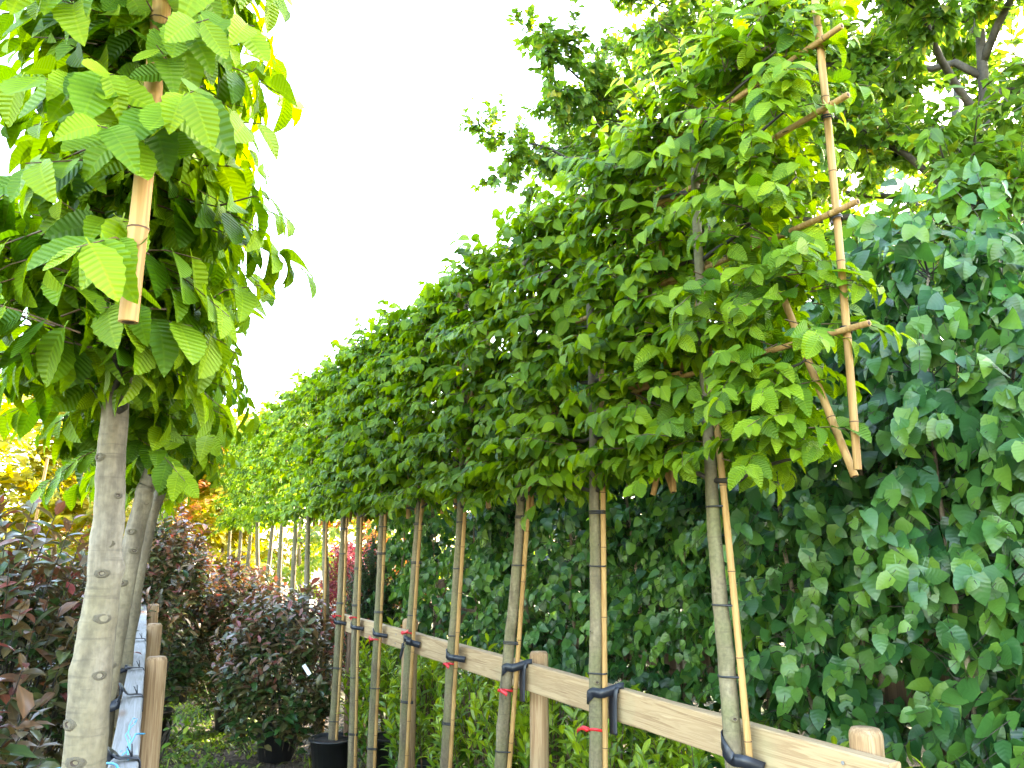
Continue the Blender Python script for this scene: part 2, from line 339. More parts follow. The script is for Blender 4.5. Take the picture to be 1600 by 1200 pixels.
def build_leaves(root, lv, rng, mat, tpl_hi, tpl_lo, n_single, stuff_name='foliage', score=None, leaf_name='leaf'):
    flush_shoots(lv, rng); p, Rm, sz, rn, ag = lv.arrays(); n = len(p); org = np.array(root.location)
    idx = np.arange(n)
    single = np.array([], int)
    if n_single:
        sc = score(p) if score is not None else np.linalg.norm(p - CAM, axis=1)
        sc = sc - sz * 2 + rng.uniform(0, .05, n)
        o = np.argsort(sc); single = o[:n_single]; rest = o[n_single:]
        key = (mat.name, tpl_hi)
        if key not in LEAF_ME:
            LEAF_ME[key] = [Acc().add(*T).mesh(leaf_name, mat) for T in TPL[tpl_hi]]
        mes = LEAF_ME[key]
        for i in single:
            ob = bpy.data.objects.new(leaf_name, mes[int(rng.integers(len(mes)))]); COL.objects.link(ob); ob.parent = root
            m4 = np.eye(4); m4[:3, :3] = Rm[i] * sz[i]; m4[:3, 3] = p[i] - org
            ob.matrix_basis = Matrix(m4.tolist()); ob.color = (float(rn[i]), float(ag[i]), 0, 1)
    else: rest = idx
    if len(rest) == 0: return
    acc = Acc(); T = TPL[tpl_lo]; ch = rng.integers(len(T), size=len(rest))
    for k, (tv, tt, tu) in enumerate(T):
        ii = rest[ch == k]
        if len(ii) == 0: continue
        V = np.einsum('nij,vj->nvi', Rm[ii] * sz[ii][:, None, None], tv) + p[ii][:, None]
        nv = len(tv); tri = tt[None] + (np.arange(len(ii)) * nv)[:, None, None]
        acc.add(V.reshape(-1, 3), tri.reshape(-1, 3), np.tile(tu, (len(ii), 1)), np.repeat(rn[ii], nv), np.repeat(ag[ii], nv))
    part(stuff_name, acc, mat, root, 'stuff')
LEAF_ME = {}
UP = np.array([0, 0, 1.])
def shoot_leaves(lv, rng, pts, step, size, out, droop=.35, spread=.75, age_pow=3.0, first=.12, upn=.8, outn=.5, whorl=False, t_end=1.0, jit=.28):
    """leaves set along a shoot (polyline pts): stored, built in batches by Leaves.arrays"""
    P = np.asarray(pts, float); L = np.linalg.norm(np.diff(P, axis=0), axis=1).sum(); m = max(2, int(round(L * (1 - first) / step)))
    lv.sh.setdefault((len(P), droop, spread, age_pow, first, upn, outn, whorl, t_end, jit), []).append((P, m, size, np.asarray(out, float)))
def flush_shoots(lv, rng):
    for (K, droop, spread, age_pow, first, upn, outn, whorl, t_end, jit), lst in lv.sh.items():
        P = np.stack([q[0] for q in lst]); mm = np.array([q[1] for q in lst]); size = np.array([q[2] for q in lst]); out = np.stack([q[3] for q in lst])
        S = len(lst); mx = mm.max(); k = np.arange(mx)[None]
        t = first + (1 - first) * (k + rng.uniform(0, .5, (S, mx))) / mm[:, None] * t_end; ok = (k < mm[:, None]) & (t <= 1.02); t = np.clip(t, 0, 1)
        u = t * (K - 1) * .9999; i = u.astype(int); f = (u - i)[..., None]; r = np.arange(S)[:, None]
        q = P[r, i] * (1 - f) + P[r, i + 1] * f; T = unit(P[r, i + 1] - P[r, i])
        if whorl:
            A = unit(np.cross(T, np.array([.3, .2, .1]))); B = np.cross(T, A); ph = k * 2.4 + rng.uniform(0, 6.28, (S, 1))
            Sd = A * np.cos(ph)[..., None] + B * np.sin(ph)[..., None]
        else: Sd = unit(np.cross(T, UP) + 1e-6) * np.where(k % 2 == 0, 1, -1)[..., None]
        z = (S, mx, 1)
        d = T * rng.uniform(.35, .8, z) + Sd * spread * rng.uniform(.6, 1.2, z) - UP * droop * rng.uniform(.3, 1.6, z) + rng.normal(0, jit * .6, (S, mx, 3))
        if whorl: nrm = T + UP * .5 + rng.normal(0, .25, (S, mx, 3))
        else: nrm = UP * upn + out[:, None] * outn + rng.normal(0, jit, (S, mx, 3))
        sz = size[:, None] * rng.uniform(.68, 1.12, (S, mx)) * np.where(t > .88, .72, 1)
        lv.add(q[ok], d[ok], nrm[ok], sz[ok], rng.uniform(0, 1, (S, mx))[ok], np.clip(t ** age_pow * rng.uniform(.2, 1, (S, mx)), 0, 1)[ok])
    lv.sh = {}
class Twigs(Acc):
    """many thin three-sided twigs of one plant"""
    def __init__(s): super().__init__(); s.q = {}
    def twig(s, pts, r0, r1): s.q.setdefault(len(pts), []).append((np.asarray(pts, float), r0, r1))
    def flush(s):
        for K, lst in s.q.items():
            P = np.stack([x[0] for x in lst]); n = len(lst); f = np.linspace(0, 1, K)[None]
            rad = np.array([x[1] for x in lst])[:, None] * (1 - f) + np.array([x[2] for x in lst])[:, None] * f
            T = unit(np.gradient(P, axis=1)); A = unit(np.cross(T, np.array([.31, .2, .93]) + 0 * T)); B = np.cross(T, A); th = np.arange(3) * 2.0944
            V = P[:, :, None] + (A[:, :, None] * np.cos(th)[:, None] + B[:, :, None] * np.sin(th)[:, None]) * rad[:, :, None, None]
            i, j = np.meshgrid(np.arange(K - 1), np.arange(3), indexing='ij'); a = (i * 3 + j).ravel(); b = (i * 3 + (j + 1) % 3).ravel()
            t = np.concatenate([np.stack([a, b, b + 3], 1), np.stack([a, b + 3, a + 3], 1)])
            s.add(V.reshape(-1, 3), (t[None] + (np.arange(n) * K * 3)[:, None, None]).reshape(-1, 3))
        return s

def limb(rng, a, b, n=8, wob=.03, sag=0.0):
    a, b = np.asarray(a, float), np.asarray(b, float); t = np.linspace(0, 1, n)[:, None]
    w = np.cumsum(rng.normal(0, wob, (n, 3)), 0); w -= w[0] + (w[-1] - w[0]) * t
    return a + (b - a) * t + w + UP * (-sag * 4 * t * (1 - t))

# ------------------------------------------------------------------ bamboo, ties, knots
def cane_acc(a, b, r, seed=0):
    rng = np.random.default_rng(seed); a, b = np.asarray(a, float), np.asarray(b, float); L = np.linalg.norm(b - a)
    ts = [0, 1]; rs = {0: r, 1: r}
    s = rng.uniform(.05, .2)
    while s < L - .03:
        for ds, k in ((-.008, 1), (0, 1.13), (.008, 1.02)): ts.append((s + ds) / L); rs[(s + ds) / L] = r * k
        s += rng.uniform(.17, .27)
    ts = sorted(ts); P = np.array([a + (b - a) * t for t in ts]); bow = unit(np.cross(b - a, rng.normal(0, 1, 3))) * L * .004
    P = P + np.sin(np.array(ts) * np.pi)[:, None] * bow
    rad = [rs[t] for t in ts]; acc = Acc()
    for q, rq in zip(P, rad):
        if rq > r * 1.1: u_ = unit(b - a) * .0014; acc.add(*tube([q - u_, q + u_], [rq * 1.02, rq * 1.02], 10, False), mat=1)
    V, t = tube(P, rad, 10, False); acc.add(V, t)
    for e, s_ in ((0, -1), (-1, 1)):                      # flat dark discs paint the shade inside the cut ends
        ax = unit(b - a) * s_; n0 = tube([P[e] - ax * .012, P[e] + ax * .0005], [rad[e] * .62, rad[e] * .62], 10, True)
        acc.add(*n0, mat=1)
        ring = tube([P[e] - ax * .0005, P[e] + ax * .0003], [rad[e] * .995, rad[e] * .99], 10, True); acc.add(*ring)
    return acc
def band_acc(c, axis, r, w=.008, seg=20, turns=2, c2=None, r2=0.0):
    """flat tie pulled tight round one or two round stems (centres c and c2)"""
    axis = unit(axis); c = np.asarray(c, float); acc = Acc(); A = unit(np.cross(axis, [1, .1, 0])); B = np.cross(axis, A); th = np.arange(seg + 1) / seg * 6.2832
    n = A * np.cos(th)[:, None] + B * np.sin(th)[:, None]; P = c + n * r
    if c2 is not None:
        d = np.asarray(c2) - c; q = (n @ d + r2) > r; P = np.where(q[:, None], np.asarray(c2) + n * r2, P)
    for k in range(turns):
        o = axis * (k * w * 1.3); V = np.concatenate([P + o - axis * w / 2, P + o + axis * w / 2, P + n * .0022 + o + axis * w * .45, P + n * .0022 + o - axis * w * .45]); m = seg + 1; t = []
        for a in range(4):
            b = (a + 1) % 4
            for i in range(seg): t += [(a * m + i, a * m + i + 1, b * m + i + 1), (a * m + i, b * m + i + 1, b * m + i)]
        acc.add(V, t)
    return acc
def knot_mesh():
    acc = Acc(); seg = 10; prof = [(1.5, -.3), (1.15, .25), (.85, .38), (.6, .3)]; inn = [(.6, .3), (.4, .02), (.0001, -.05)]
    for pr, mt in ((prof, 0), (inn, 1)):
        P = [(0, 0, h) for _, h in pr]
        th = np.arange(seg) / seg * 6.2832; V = np.array([(r * math.cos(a) * (1.15 + .1 * math.sin(3 * a)), r * math.sin(a), h) for r, h in pr for a in th])
        t = []
        for i in range(len(pr) - 1):
            for j in range(seg):
                a, b = i * seg + j, i * seg + (j + 1) % seg; t += [(a, b, b + seg), (a, b + seg, a + seg)]
        acc.add(V, t, mat=mt)
    return acc
KNOT = {}
def add_knots(root, rng, pts, rad, zs, bark, toward):
    key = bark.name
    if key not in KNOT: KNOT[key] = knot_mesh().mesh('knot', [bark, M['knot']])
    P = np.asarray(pts); org = np.array(root.location)
    for z in zs:
        c = np.array([np.interp(z, P[:, 2], P[:, k]) for k in range(3)]); r = np.interp(z, P[:, 2], rad)
        a = toward + rng.uniform(-1.1, 1.1); d = np.array([math.cos(a), math.sin(a), .1])
        q = Vector(d).to_track_quat('Z', 'Y').to_matrix().to_4x4(); s = r * rng.uniform(.2, .34)
        ob = link('knot', KNOT[key], root); ob.matrix_basis = Matrix.Translation((c - org + d * r * .96).tolist()) @ q @ Matrix.Diagonal((s, s * .8, s, 1))

def trunk_part(root, rng, pts, r0, r1, bark, seg=14, n=70, rough=.05, zs=(), flare=.25):
    P = smooth_path(pts, n); z = np.linspace(0, 1, n); P = P + np.cumsum(rng.normal(0, r0 * .025, (n, 3)) * [1, 1, 0], 0)
    rad = r0 + (r1 - r0) * z + r0 * flare * np.exp(-z * 25)
    th = np.arange(seg) / seg * 6.2832
    bmp = sum(rng.normal(0, 1) * np.sin(k * th[None] + rng.uniform(4, 30) * z[:, None] + rng.uniform(0, 6)) for k in (1, 2, 3, 4)) * rad[:, None] * rough * .5
    bmp = bmp + rng.normal(0, r0 * .012, (n, seg))
    for s in rng.uniform(0, 1, 14):                        # swellings where side shoots were cut
        a = rng.uniform(0, 6.28); da = np.angle(np.exp(1j * (th - a)))
        bmp = bmp + r0 * .16 * np.exp(-(da[None] / .5) ** 2 - ((z[:, None] - s) / .012) ** 2)
    V, t = tube(P, rad, seg, True, bmp)
    o = part('trunk', Acc().add(V, t), bark, root)
    return P, rad

# ------------------------------------------------------------------ pleached hornbeam
def hornbeam(seed, base, top_xy, axis, label, group, n_shoots, n_single, hw=.5, thick=.13, z0=1.82, z1=3.12, leaf=.072,
             tpl=('hornbeam_hi', 'hornbeam'), r0=.033, lean=None, frame=True, stake=True, seg=12, knots=(), bark='bark', ends=(.0, .0), cane_r=.0105, shoot_len=(.1, .24), detail=True, droop=.5, outn=.9, cane_off=.0, cane_z=None, lattice=True, cane_push=0.0):
    rng = np.random.default_rng(seed); ax = unit(np.array([axis[0], axis[1], 0.])); ac = np.array([-ax[1], ax[0], 0.])   # along the row; across (to -X)
    root = thing('pleached_hornbeam', label, 'tree', (base[0], base[1], 0), group)
    b = np.array([base[0], base[1], 0.]); tp = np.array([top_xy[0], top_xy[1], z1 - .15])
    mids = lean if lean else [b * .65 + tp * .35 + rng.normal(0, .012, 3) * [1, 1, 0], b * .35 + tp * .65 + rng.normal(0, .012, 3) * [1, 1, 0]]
    P, rad = trunk_part(root, rng, [b - UP * .03, *mids, tp], r0, r0 * .42, M[bark], seg=seg, n=64 if detail else 24)
    if len(knots): add_knots(root, rng, P, rad, knots, M[bark], math.atan2(-b[1], -b[0]))
    ctr = lambda z: np.array([np.interp(z, P[:, 2], P[:, k]) for k in range(3)])
    # stake tied to the trunk
    if stake:
        off = -ax * (r0 * .86 + cane_r * .9) + ac * -.013
        g0, g1 = ctr(.5), ctr(1.74); k_ = (g1 - g0) / 1.24; a0 = g0 - k_ * .48 + off; a1 = g0 + k_ * 1.95 + off * .85
        part('stake_cane', cane_acc(a0, a1, cane_r, seed), [M['cane'], M['hollow']], root)
        if detail:
            for z in (.35, .72, 1.2 + rng.uniform(-.05, .05), 1.5 + rng.uniform(-.08, .08), 1.74):
                part('tie', band_acc(ctr(z), UP + rng.normal(0, .05, 3), np.interp(z, P[:, 2], rad) * 1.06, .006, c2=a0 + (a1 - a0) * ((z - .02) / 2.43), r2=cane_r * 1.1, turns=int(rng.integers(1, 3))), M['tie'], root)
    # bamboo frame of the panel
    f0 = -ac * 0.0 + ac * -.02
    if frame:
        lv_z = [2.0, 2.2, 2.52, 2.83, 3.06]
        for s in (-1, 1):
            e = s * hw + (ends[0] - cane_push if s < 0 else ends[1])
            q0 = b + ax * e + ac * cane_off; q0[2] = (cane_z or z0 - .02) + rng.uniform(-.02, .02); q1 = b + ax * (e - s * .01) + ac * cane_off; q1[2] = z1 + .02
            part('frame_cane', cane_acc(q0, q1, cane_r, seed + s), [M['cane'], M['hollow']], root)
            if not lattice: continue
            d0 = b + ax * (e - s * .03) + ac * (cane_off - .023); d0[2] = z0 - .02; d1 = b + ax * (s * .12) + ac * (cane_off - .023); d1[2] = z0 + .75
            part('diagonal_cane', cane_acc(d0, d1, cane_r, seed + 5 + s), [M['cane'], M['hollow']], root)
            if detail:
                for z in lv_z[1:]:
                    c = b + ax * e + ac * cane_off; c[2] = z - .012
                    part('tie', band_acc(c, UP + rng.normal(0, .2, 3), cane_r * 1.5, .005), M['tie'], root)
        for z in lv_z[1:] if lattice else ():
            zz = z + rng.uniform(-.015, .015)
            q0 = b + ax * (-hw + ends[0] - .09) + ac * (cane_off + .021); q0[2] = zz; q1 = b + ax * (hw + .06) + ac * (cane_off + .021); q1[2] = zz + rng.uniform(-.01, .01)
            part('cross_cane', cane_acc(q0, q1, cane_r * .85, seed + int(z * 100)), [M['cane'], M['hollow']], root)
    # limbs along the frame
    if detail:
        for z in np.linspace(z0 + .06, z1 - .15, 6):
            for s in (-1, 1):
                q0 = ctr(z - .06); q1 = q0 + ax * s * hw * rng.uniform(.7, .95) + UP * rng.uniform(.05, .15) + ac * rng.uniform(-.03, .03)
                LP = limb(rng, q0, q1, 8, .012); V, t = tube(LP, np.linspace(.009, .003, 8), 6); part('branch', Acc().add(V, t), M['twig_dark'], root)
    # leafy shoots
    lv = Leaves(); tw = Twigs()
    for i in range(n_shoots):
        zf = rng.uniform(0, 1); y = rng.uniform(-.86 if cane_push and zf < .24 else -1, 1)
        if rng.uniform() < .10: zf = rng.uniform(.93, 1.0)
        side = -1 if rng.uniform() < .5 else 1
        if abs(y) < .13 and rng.uniform() < .5: y = float(rng.choice([-1, 1])) * rng.uniform(.2, 1)
        e = (y * hw) + (ends[0] * max(0, -y) + ends[1] * max(0, y))
        s = ctr(z0 + .06 + zf * (z1 - z0 - .1)) * [0, 0, 1] + b * [1, 1, 0] + (ctr(z0 + zf * (z1 - z0)) - b) * [1, 1, 0] * .8 + ax * e + ac * rng.normal(0, thick * .45)
        d = ac * side * rng.uniform(.35, 1) + ax * (rng.normal(0, .45) + 1.1 * np.sign(y) * abs(y) ** 6) + UP * rng.uniform(-.25, .55)
        if zf > .9: d = d * [.55, .55, 1] + UP * rng.uniform(.2, .9)
        Ls = rng.uniform(*shoot_len) * (1.6 if zf > .93 and rng.uniform() < .4 else 1); d = unit(d)
        t = np.linspace(0, 1, 5)[:, None]; pts = s + d * Ls * t - UP * (.3 * Ls * t ** 2) + np.cumsum(rng.normal(0, .004, (5, 3)), 0)
        tw.twig(pts[::2] if detail else pts[::4], .0022, .001)
        shoot_leaves(lv, rng, pts, .017 * leaf / .072, leaf, ac * side * (1 - abs(y) ** 4) + ax * (np.sign(y) * abs(y) ** 4 * 1.3), droop=droop, spread=.8, upn=.7, outn=outn)
    part('twigs', tw.flush(), M['twig'], root, 'stuff')
    build_leaves(root, lv, rng, M['hornbeam'], tpl[0], tpl[1], n_single)
    return root

# ================================================================== SETTING: ground
def ground():
    m, nt, out = new_mat('nursery earth'); L = nt.links.new
    tc = N(nt, 'ShaderNodeTexCoord')
    n1 = N(nt, 'ShaderNodeTexNoise', i_Scale=.9, i_Detail=6.0); n2 = N(nt, 'ShaderNodeTexNoise', i_Scale=24.0, i_Detail=6.0); n3 = N(nt, 'ShaderNodeTexVoronoi', i_Scale=60.0)
    for n in (n1, n2, n3): L(tc.outputs['Object'], n.inputs[0])
    c = ramp(nt, n2.outputs[0], [(.3, (.045, .034, .024)), (.55, (.1, .077, .056)), (.75, (.17, .14, .11))])
    c = mix(nt, ramp(nt, n1.outputs[0], [(.45, (0, 0, 0)), (.65, (.8, .8, .8))]), c, ramp(nt, n2.outputs[0], [(.3, (.03, .06, .012)), (.7, (.08, .13, .025))]))
    h = math_(nt, 'ADD', n2.outputs[0], math_(nt, 'MULTIPLY', n3.outputs[0], .5))
    b = N(nt, 'ShaderNodeBump', i_Strength=.7, i_Distance=.03); L(h, b.inputs['Height'])
    pb = N(nt, 'ShaderNodeBsdfPrincipled', i_Roughness=.95); L(c, pb.inputs['Base Color']); L(b.outputs[0], pb.inputs['Normal']); L(pb.outputs[0], out.inputs[0])
    a = np.concatenate([[-600, -200, -60, -20], np.linspace(-8, 24, 81), [40, 90, 250, 600]])
    X, Y = np.meshgrid(a, a, indexing='ij'); rng = np.random.default_rng(5)
    Z = .02 * np.sin(X * 2.1 + 1) * np.sin(Y * 1.3) + .012 * np.sin(X * 5 + Y * 3) - .02; Z[np.maximum(abs(X), abs(Y)) > 30] = -.03
    V = np.stack([X, Y, Z], 2).reshape(-1, 3); n = len(a); i, j = np.meshgrid(np.arange(n - 1), np.arange(n - 1), indexing='ij'); q = (i * n + j).ravel()
    t = np.concatenate([np.stack([q, q + n, q + n + 1], 1), np.stack([q, q + n + 1, q + 1], 1)])
    link('ground', Acc().add(V, t).mesh('ground', m), kind='structure')
ground()

# ================================================================== the two pleached rows
ORD = ['first', 'second', 'third', 'fourth', 'fifth', 'sixth', 'seventh', 'eighth', 'ninth', 'tenth', 'eleventh', 'twelfth', 'thirteenth', 'fourteenth', 'fifteenth', 'sixteenth', 'seventeenth', 'eighteenth']
RX = 1.73
# trunk Y at the rail and just below the panel, as read off the photograph
RIGHT = [(1.92, 1.955), (2.65, 2.63), (3.36, 3.22), (4.0, 3.91), (4.64, 4.56), (5.22, 5.18), (5.72, 5.74), (6.16, 6.14),
         (6.68, 6.66), (7.2, 7.16), (7.79, 7.79), (8.33, 8.31), (8.9, 8.86), (9.57, 9.57), (10.2, 10.18), (10.9, 10.86), (11.65, 11.65)]
RLAB = ['nearest pleached hornbeam of the long right row, bamboo canes jutting from its open edge',
        'second hornbeam from the near end of the right row, strap tail hanging on the rail',
        'third hornbeam of the right row, trunk leaning right beside the stubby post',
        'fourth hornbeam of the right row, pale cane in front of its thin trunk',
        'fifth hornbeam of the right row, standing in front of the broad rail post',
        'sixth hornbeam of the right row, red bow left of its trunk',
        'seventh hornbeam of the right row, red ribbon sitting right on its black strap',
        'eighth hornbeam of the right row, at the far end of the wooden rail']
for i, (ya, yb) in enumerate(RIGHT):
    lab = RLAB[i] if i < 8 else ('last and farthest pleached hornbeam of the right row' if i == 16 else
          f'{ORD[i]} hornbeam of the right row counted from the near end, beyond the rail')
    slope = (yb - ya) / .72
    y0 = ya - slope * 1.05; yt = yb + slope * .3
    near = i < 8
    hornbeam(100 + i, (RX + (.0 if i % 2 else .012), y0), (RX, yt), (0, 1), lab, 'pleached hornbeams of the right row',
             n_shoots=[560, 450, 420, 400, 390, 380, 370, 360][i] if near else 220,
             n_single=[300, 300, 280, 220, 180, 120, 80, 60][i] if near else 0,
             hw=.5, ends=(.07, 0) if i == 0 else (0, 0), z1=3.24 if i == 0 else 3.12, tpl=('hornbeam_hi', 'hornbeam') if i < 9 else ('hornbeam', 'hornbeam_far'),
             lean=[np.array([RX, ya, 1.05]), np.array([RX, yb, 1.77])] if near else None,
             leaf=.077 if i < 9 else .082, seg=14 if i < 4 else 8, detail=i < 9, frame=i < 9, stake=i < 9,
             knots=[.75, .95, 1.12, 1.3, 1.42, 1.62] if i < 4 else (), cane_off=-.025)
LAX = unit(np.array([.062, 1.0]))
LEFT = [dict(b=(.03, 1.93), m=[(.028, 1.92, 1.19), (.03, 1.92, 1.56), (.022, 1.93, 1.97)], t=(.05, 2.0)),
        dict(b=(.09, 2.95), m=[(.1, 2.93, 1.17), (.15, 2.9, 1.73), (.175, 2.9, 1.96)], t=(.19, 2.95)),
        dict(b=(.16, 3.75), m=[(.175, 3.73, 1.2), (.225, 3.7, 1.7), (.265, 3.7, 1.98)], t=(.22, 3.75)),
        dict(b=(.22, 4.7), m=[(.22, 4.7, 1.0), (.24, 4.7, 1.7)], t=(.25, 4.7)),
        dict(b=(.28, 5.6), m=[(.28, 5.6, 1.0), (.28, 5.6, 1.7)], t=(.29, 5.6))]
LLAB = ['large leafed hornbeam nearest the camera on the left, thick grey trunk with branch scars',
        'second hornbeam of the left row, grey trunk rising close behind the nearest thick trunk',
        'third hornbeam of the left row, dark slanting trunk just right of the second',
        'fourth hornbeam of the left row, mostly hidden behind the nearer leaves',
        'fifth and farthest hornbeam of the left row, hidden behind the thick trunks']
for i, d in enumerate(LEFT):
    hornbeam(300 + i, d['b'], d['t'], LAX, LLAB[i], 'pleached hornbeams of the left row', n_shoots=[720, 560, 340, 220, 160][i], n_single=[300, 300, 120, 0, 0][i], tpl=('hornbeam_hi', 'hornbeam_mid' if i < 2 else 'hornbeam'),
             hw=.55, thick=.15, z0=1.84 if i else 1.9, z1=3.15, leaf=.102 if i < 1 else .095, r0=[.047, .042, .038, .036, .036][i], lean=[np.array(q) for q in d['m']],
             seg=22 if i == 0 else 14, bark='bark_old', knots=[.7, .9, 1.2, 1.27, 1.36, 1.47, 1.56, 1.62, 1.72, 1.8] if i == 0 else ([1.25, 1.33, 1.42, 1.5, 1.6, 1.66, 1.75] if i == 1 else ()),
             frame=i in (0, 1), stake=False, cane_r=.0155 if i == 0 else .012, lattice=False, cane_off=-.03 if i == 0 else .05, cane_z=1.975 if i == 0 else 1.93, cane_push=.01 if i == 0 else 0, droop=.9, outn=1.3, shoot_len=(.1, .25), detail=i < 3)

# ================================================================== fences
def rail_mesh(L, h, w, seed):
    """sawn rail along +X, bevelled edges, slightly warped"""
    rng = np.random.default_rng(seed); n = 40; x = np.linspace(0, L, n); bz = .004
    ring = np.array([(-w / 2 + bz, 0), (w / 2 - bz, 0), (w / 2, -bz), (w / 2, -h + bz), (w / 2 - bz, -h), (-w / 2 + bz, -h), (-w / 2, -h + bz), (-w / 2, -bz)])
    wy = .004 * np.sin(x * .9 + rng.uniform(0, 6)); wz = .004 * np.sin(x * .7 + rng.uniform(0, 6))
    V = np.concatenate([np.column_stack([np.full(8, x[i]), ring[:, 0] + wy[i] + rng.normal(0, .0006, 8), ring[:, 1] + wz[i] + rng.normal(0, .0006, 8)]) for i in range(n)])
    t = []
    for i in range(n - 1):
        for j in range(8):
            a, b = i * 8 + j, i * 8 + (j + 1) % 8; t += [(a, b, b + 8), (a, b + 8, a + 8)]
    for j in range(1, 7): t += [(0, j + 1, j), ((n - 1) * 8, (n - 1) * 8 + j, (n - 1) * 8 + j + 1)]
    return Acc().add(V, t)
def post_acc(r, h, seed, seg=24):
    rng = np.random.default_rng(seed); zz = [-.05, .3, .6, .9, h - .05, h - .012, h - .008, h, h + .001]; rr = [r, r, r, r, r, r * .985, r * .95, r * .8, r * .05]
    rr = [r, r * 1.01, r, r * .99, r, r * .99, r * .96, r * .82, r * .02]
    zz = [-.05, h * .25, h * .5, h * .75, h - .03, h - .016, h - .010, h, h + .0015]
    th = np.arange(seg) / seg * 6.2832; ir = 1 + .012 * np.sin(2 * th + rng.uniform(0, 6)) + .01 * np.sin(3 * th + rng.uniform(0, 6)) + rng.normal(0, .004, seg)
    V = np.array([(q * ir[k] * math.cos(a), q * ir[k] * math.sin(a), z) for q, z in zip(rr, zz) for k, a in enumerate(th)])
    t = []
    for i in range(len(zz) - 1):
        for j in range(seg):
            a, b = i * seg + j, i * seg + (j + 1) % seg; t += [(a, b, b + seg), (a, b + seg, a + seg)]
    return Acc().add(V, t)
def rail(root, a, b, z, h, w, mat, seed):
    a, b = np.array(a, float), np.array(b, float); L = np.linalg.norm(b - a)
    o = link('rail', rail_mesh(L, h, w, seed).mesh('rail', M[mat], smooth=False), root)
    o.location = (a[0] - root.location.x, a[1] - root.location.y, z); o.rotation_euler = (0, 0, math.atan2(b[1] - a[1], b[0] - a[0])); return o
def post(root, x, y, r, h, mat, seed):
    o = link('post', post_acc(r, h, seed).mesh('post', M[mat]), root, (x - root.location.x, y - root.location.y, 0)); o.rotation_euler = (0, 0, seed * 1.3); return o
fr = thing('post_and_rail_fence', 'pale sawn rail on round posts running along the right row of trees', 'fence', (1.8, 1.44, 0))
rail(fr, (1.805, 1.435), (1.80, 6.30), 1.10, .115, .045, 'rail', 1)
for k, (y, h, mt) in enumerate([(1.57, 1.145, 'post'), (3.33, 1.145, 'post'), (5.0, 1.16, 'post'), (6.24, 1.04, 'post_dark')]):
    post(fr, 1.872, y, .043 if k != 2 else .05, h, mt, 3 + k)
NAIL = None
for y_ in (1.57, 3.33, 5.0, 6.24):
    for dz in (-.03, -.085):
        V, t = tube([(0, 0, 0), (-.0025, 0, 0), (-.003, 0, 0)], [.005, .005, .003], 8)
        if NAIL is None: NAIL = Acc().add(V, t).mesh('nail', plain_mat('galvanised nail', (.2, .19, .18), .5))
        link('nail', NAIL, fr, (1.779 - 1.8, y_ - 1.44 + .01 * (dz < -.05), 1.10 + dz))
fl = thing('post_and_rail_fence', 'grey weathered rail with round posts seen end on beside the left trunks', 'fence', (.1, 1.6, 0))
lx = lambda y: .12 + .062 * (y - 2.1)
rail(fl, (lx(1.5), 1.5), (lx(8.2), 8.2), 1.14, .11, .062, 'rail_grey', 2)
for k, y in enumerate([2.03, 3.78, 5.35, 7.1]): post(fl, lx(y) + .033 + .043, y, .042, 1.165 if k else 1.13, 'post', 20 + k)
fb = thing('post_and_rail_fence', 'brown boarded fence half hidden inside the dark birch hedge', 'fence', (2.98, 1.5, 0))
rail(fb, (3.02, .9), (2.98, 7.6), 1.08, .14, .04, 'post_dark', 9)
for k, y in enumerate([1.35, 2.2, 3.9, 5.6, 7.3]): post(fb, 3.05, y, .05, 1.3, 'post_dark', 40 + k)

# ================================================================== rubber straps and red ribbons
def strap(label, trunk, r, kind, w=.03):
    """black rubber tree tie from trunk to rail (front face of the rail at x = 1.78)"""
    x, y, z = trunk; xf = 1.776; acc = Acc(); e = .004
    rr = r + .005
    if kind == 'tail':
        pts = [(xf - e, y + rr + .012, z - .055), (x - rr * .5, y + rr * .9, z - .045), (x - rr, y + .0, z - .03), (x - rr * .75, y - rr * .62, z - .012), (x - .01, y - .0535, z - .012), (xf - .006, y - .064, z + .0), (xf + .01, y - .072, z + .006), (xf + .03, y - .074, z + .006)]
        acc.add(*ribbon(pts, UP, w, .0016))
        pts = [(xf + .02, y - .064, z + .0065), (xf - .002, y - .064, z + .006), (xf - .010, y - .064, z - .02), (xf - .012, y - .062, z - .08), (xf - .014, y - .064, z - .155)]
        acc.add(*ribbon(pts, (0, 1, 0), w * 1.4, .0016))
    elif kind == 'down':
        pts = [(xf - e, y + rr + .014, z + .0), (x - rr * .5, y + rr * .9, z - .004), (x - rr, y, z - .028), (x - rr * .75, y - rr * .62, z - .055), (x - .01, y - .0535, z - .055), (xf - e, y - .075, z - .075)]
        acc.add(*ribbon(pts, UP, w, .0016))
    elif kind == 'left':
        pts = [(xf - e, y - .072, z - .05), (x - rr * .75, y - rr * .62, z - .03), (x - .01, y - .0535, z - .03), (x - rr, y, z - .012), (x - rr * .6, y + rr * .9, z - .02), (x - rr * .5, y + rr + .03, z - .075), (x - rr * .5, y + rr + .07, z - .14)]
        acc.add(*ribbon(pts, [UP] * 5 + [(0, -.6, .6), (0, -.7, .3)], w, .0016))
    else:
        pts = [(xf - e, y + rr + .014, z - .02), (x - rr * .5, y + rr * .9, z - .022), (x - rr, y, z - .03), (x - rr * .75, y - rr * .62, z - .045), (x - .01, y - .0535, z - .045), (xf - e, y - .072, z - .055)]
        acc.add(*ribbon(pts, UP, w * .9, .0016))
    o = link('tree_strap', acc.mesh('tree_strap', M['rubber'], (x, y, z)), None, (x, y, z))
    tag(o, label, 'strap', 'rubber straps tying trunks to the right rail')
tr_at = lambda i, z: np.array([RX, RIGHT[i][0] + (RIGHT[i][1] - RIGHT[i][0]) / .72 * (z - 1.05), z])
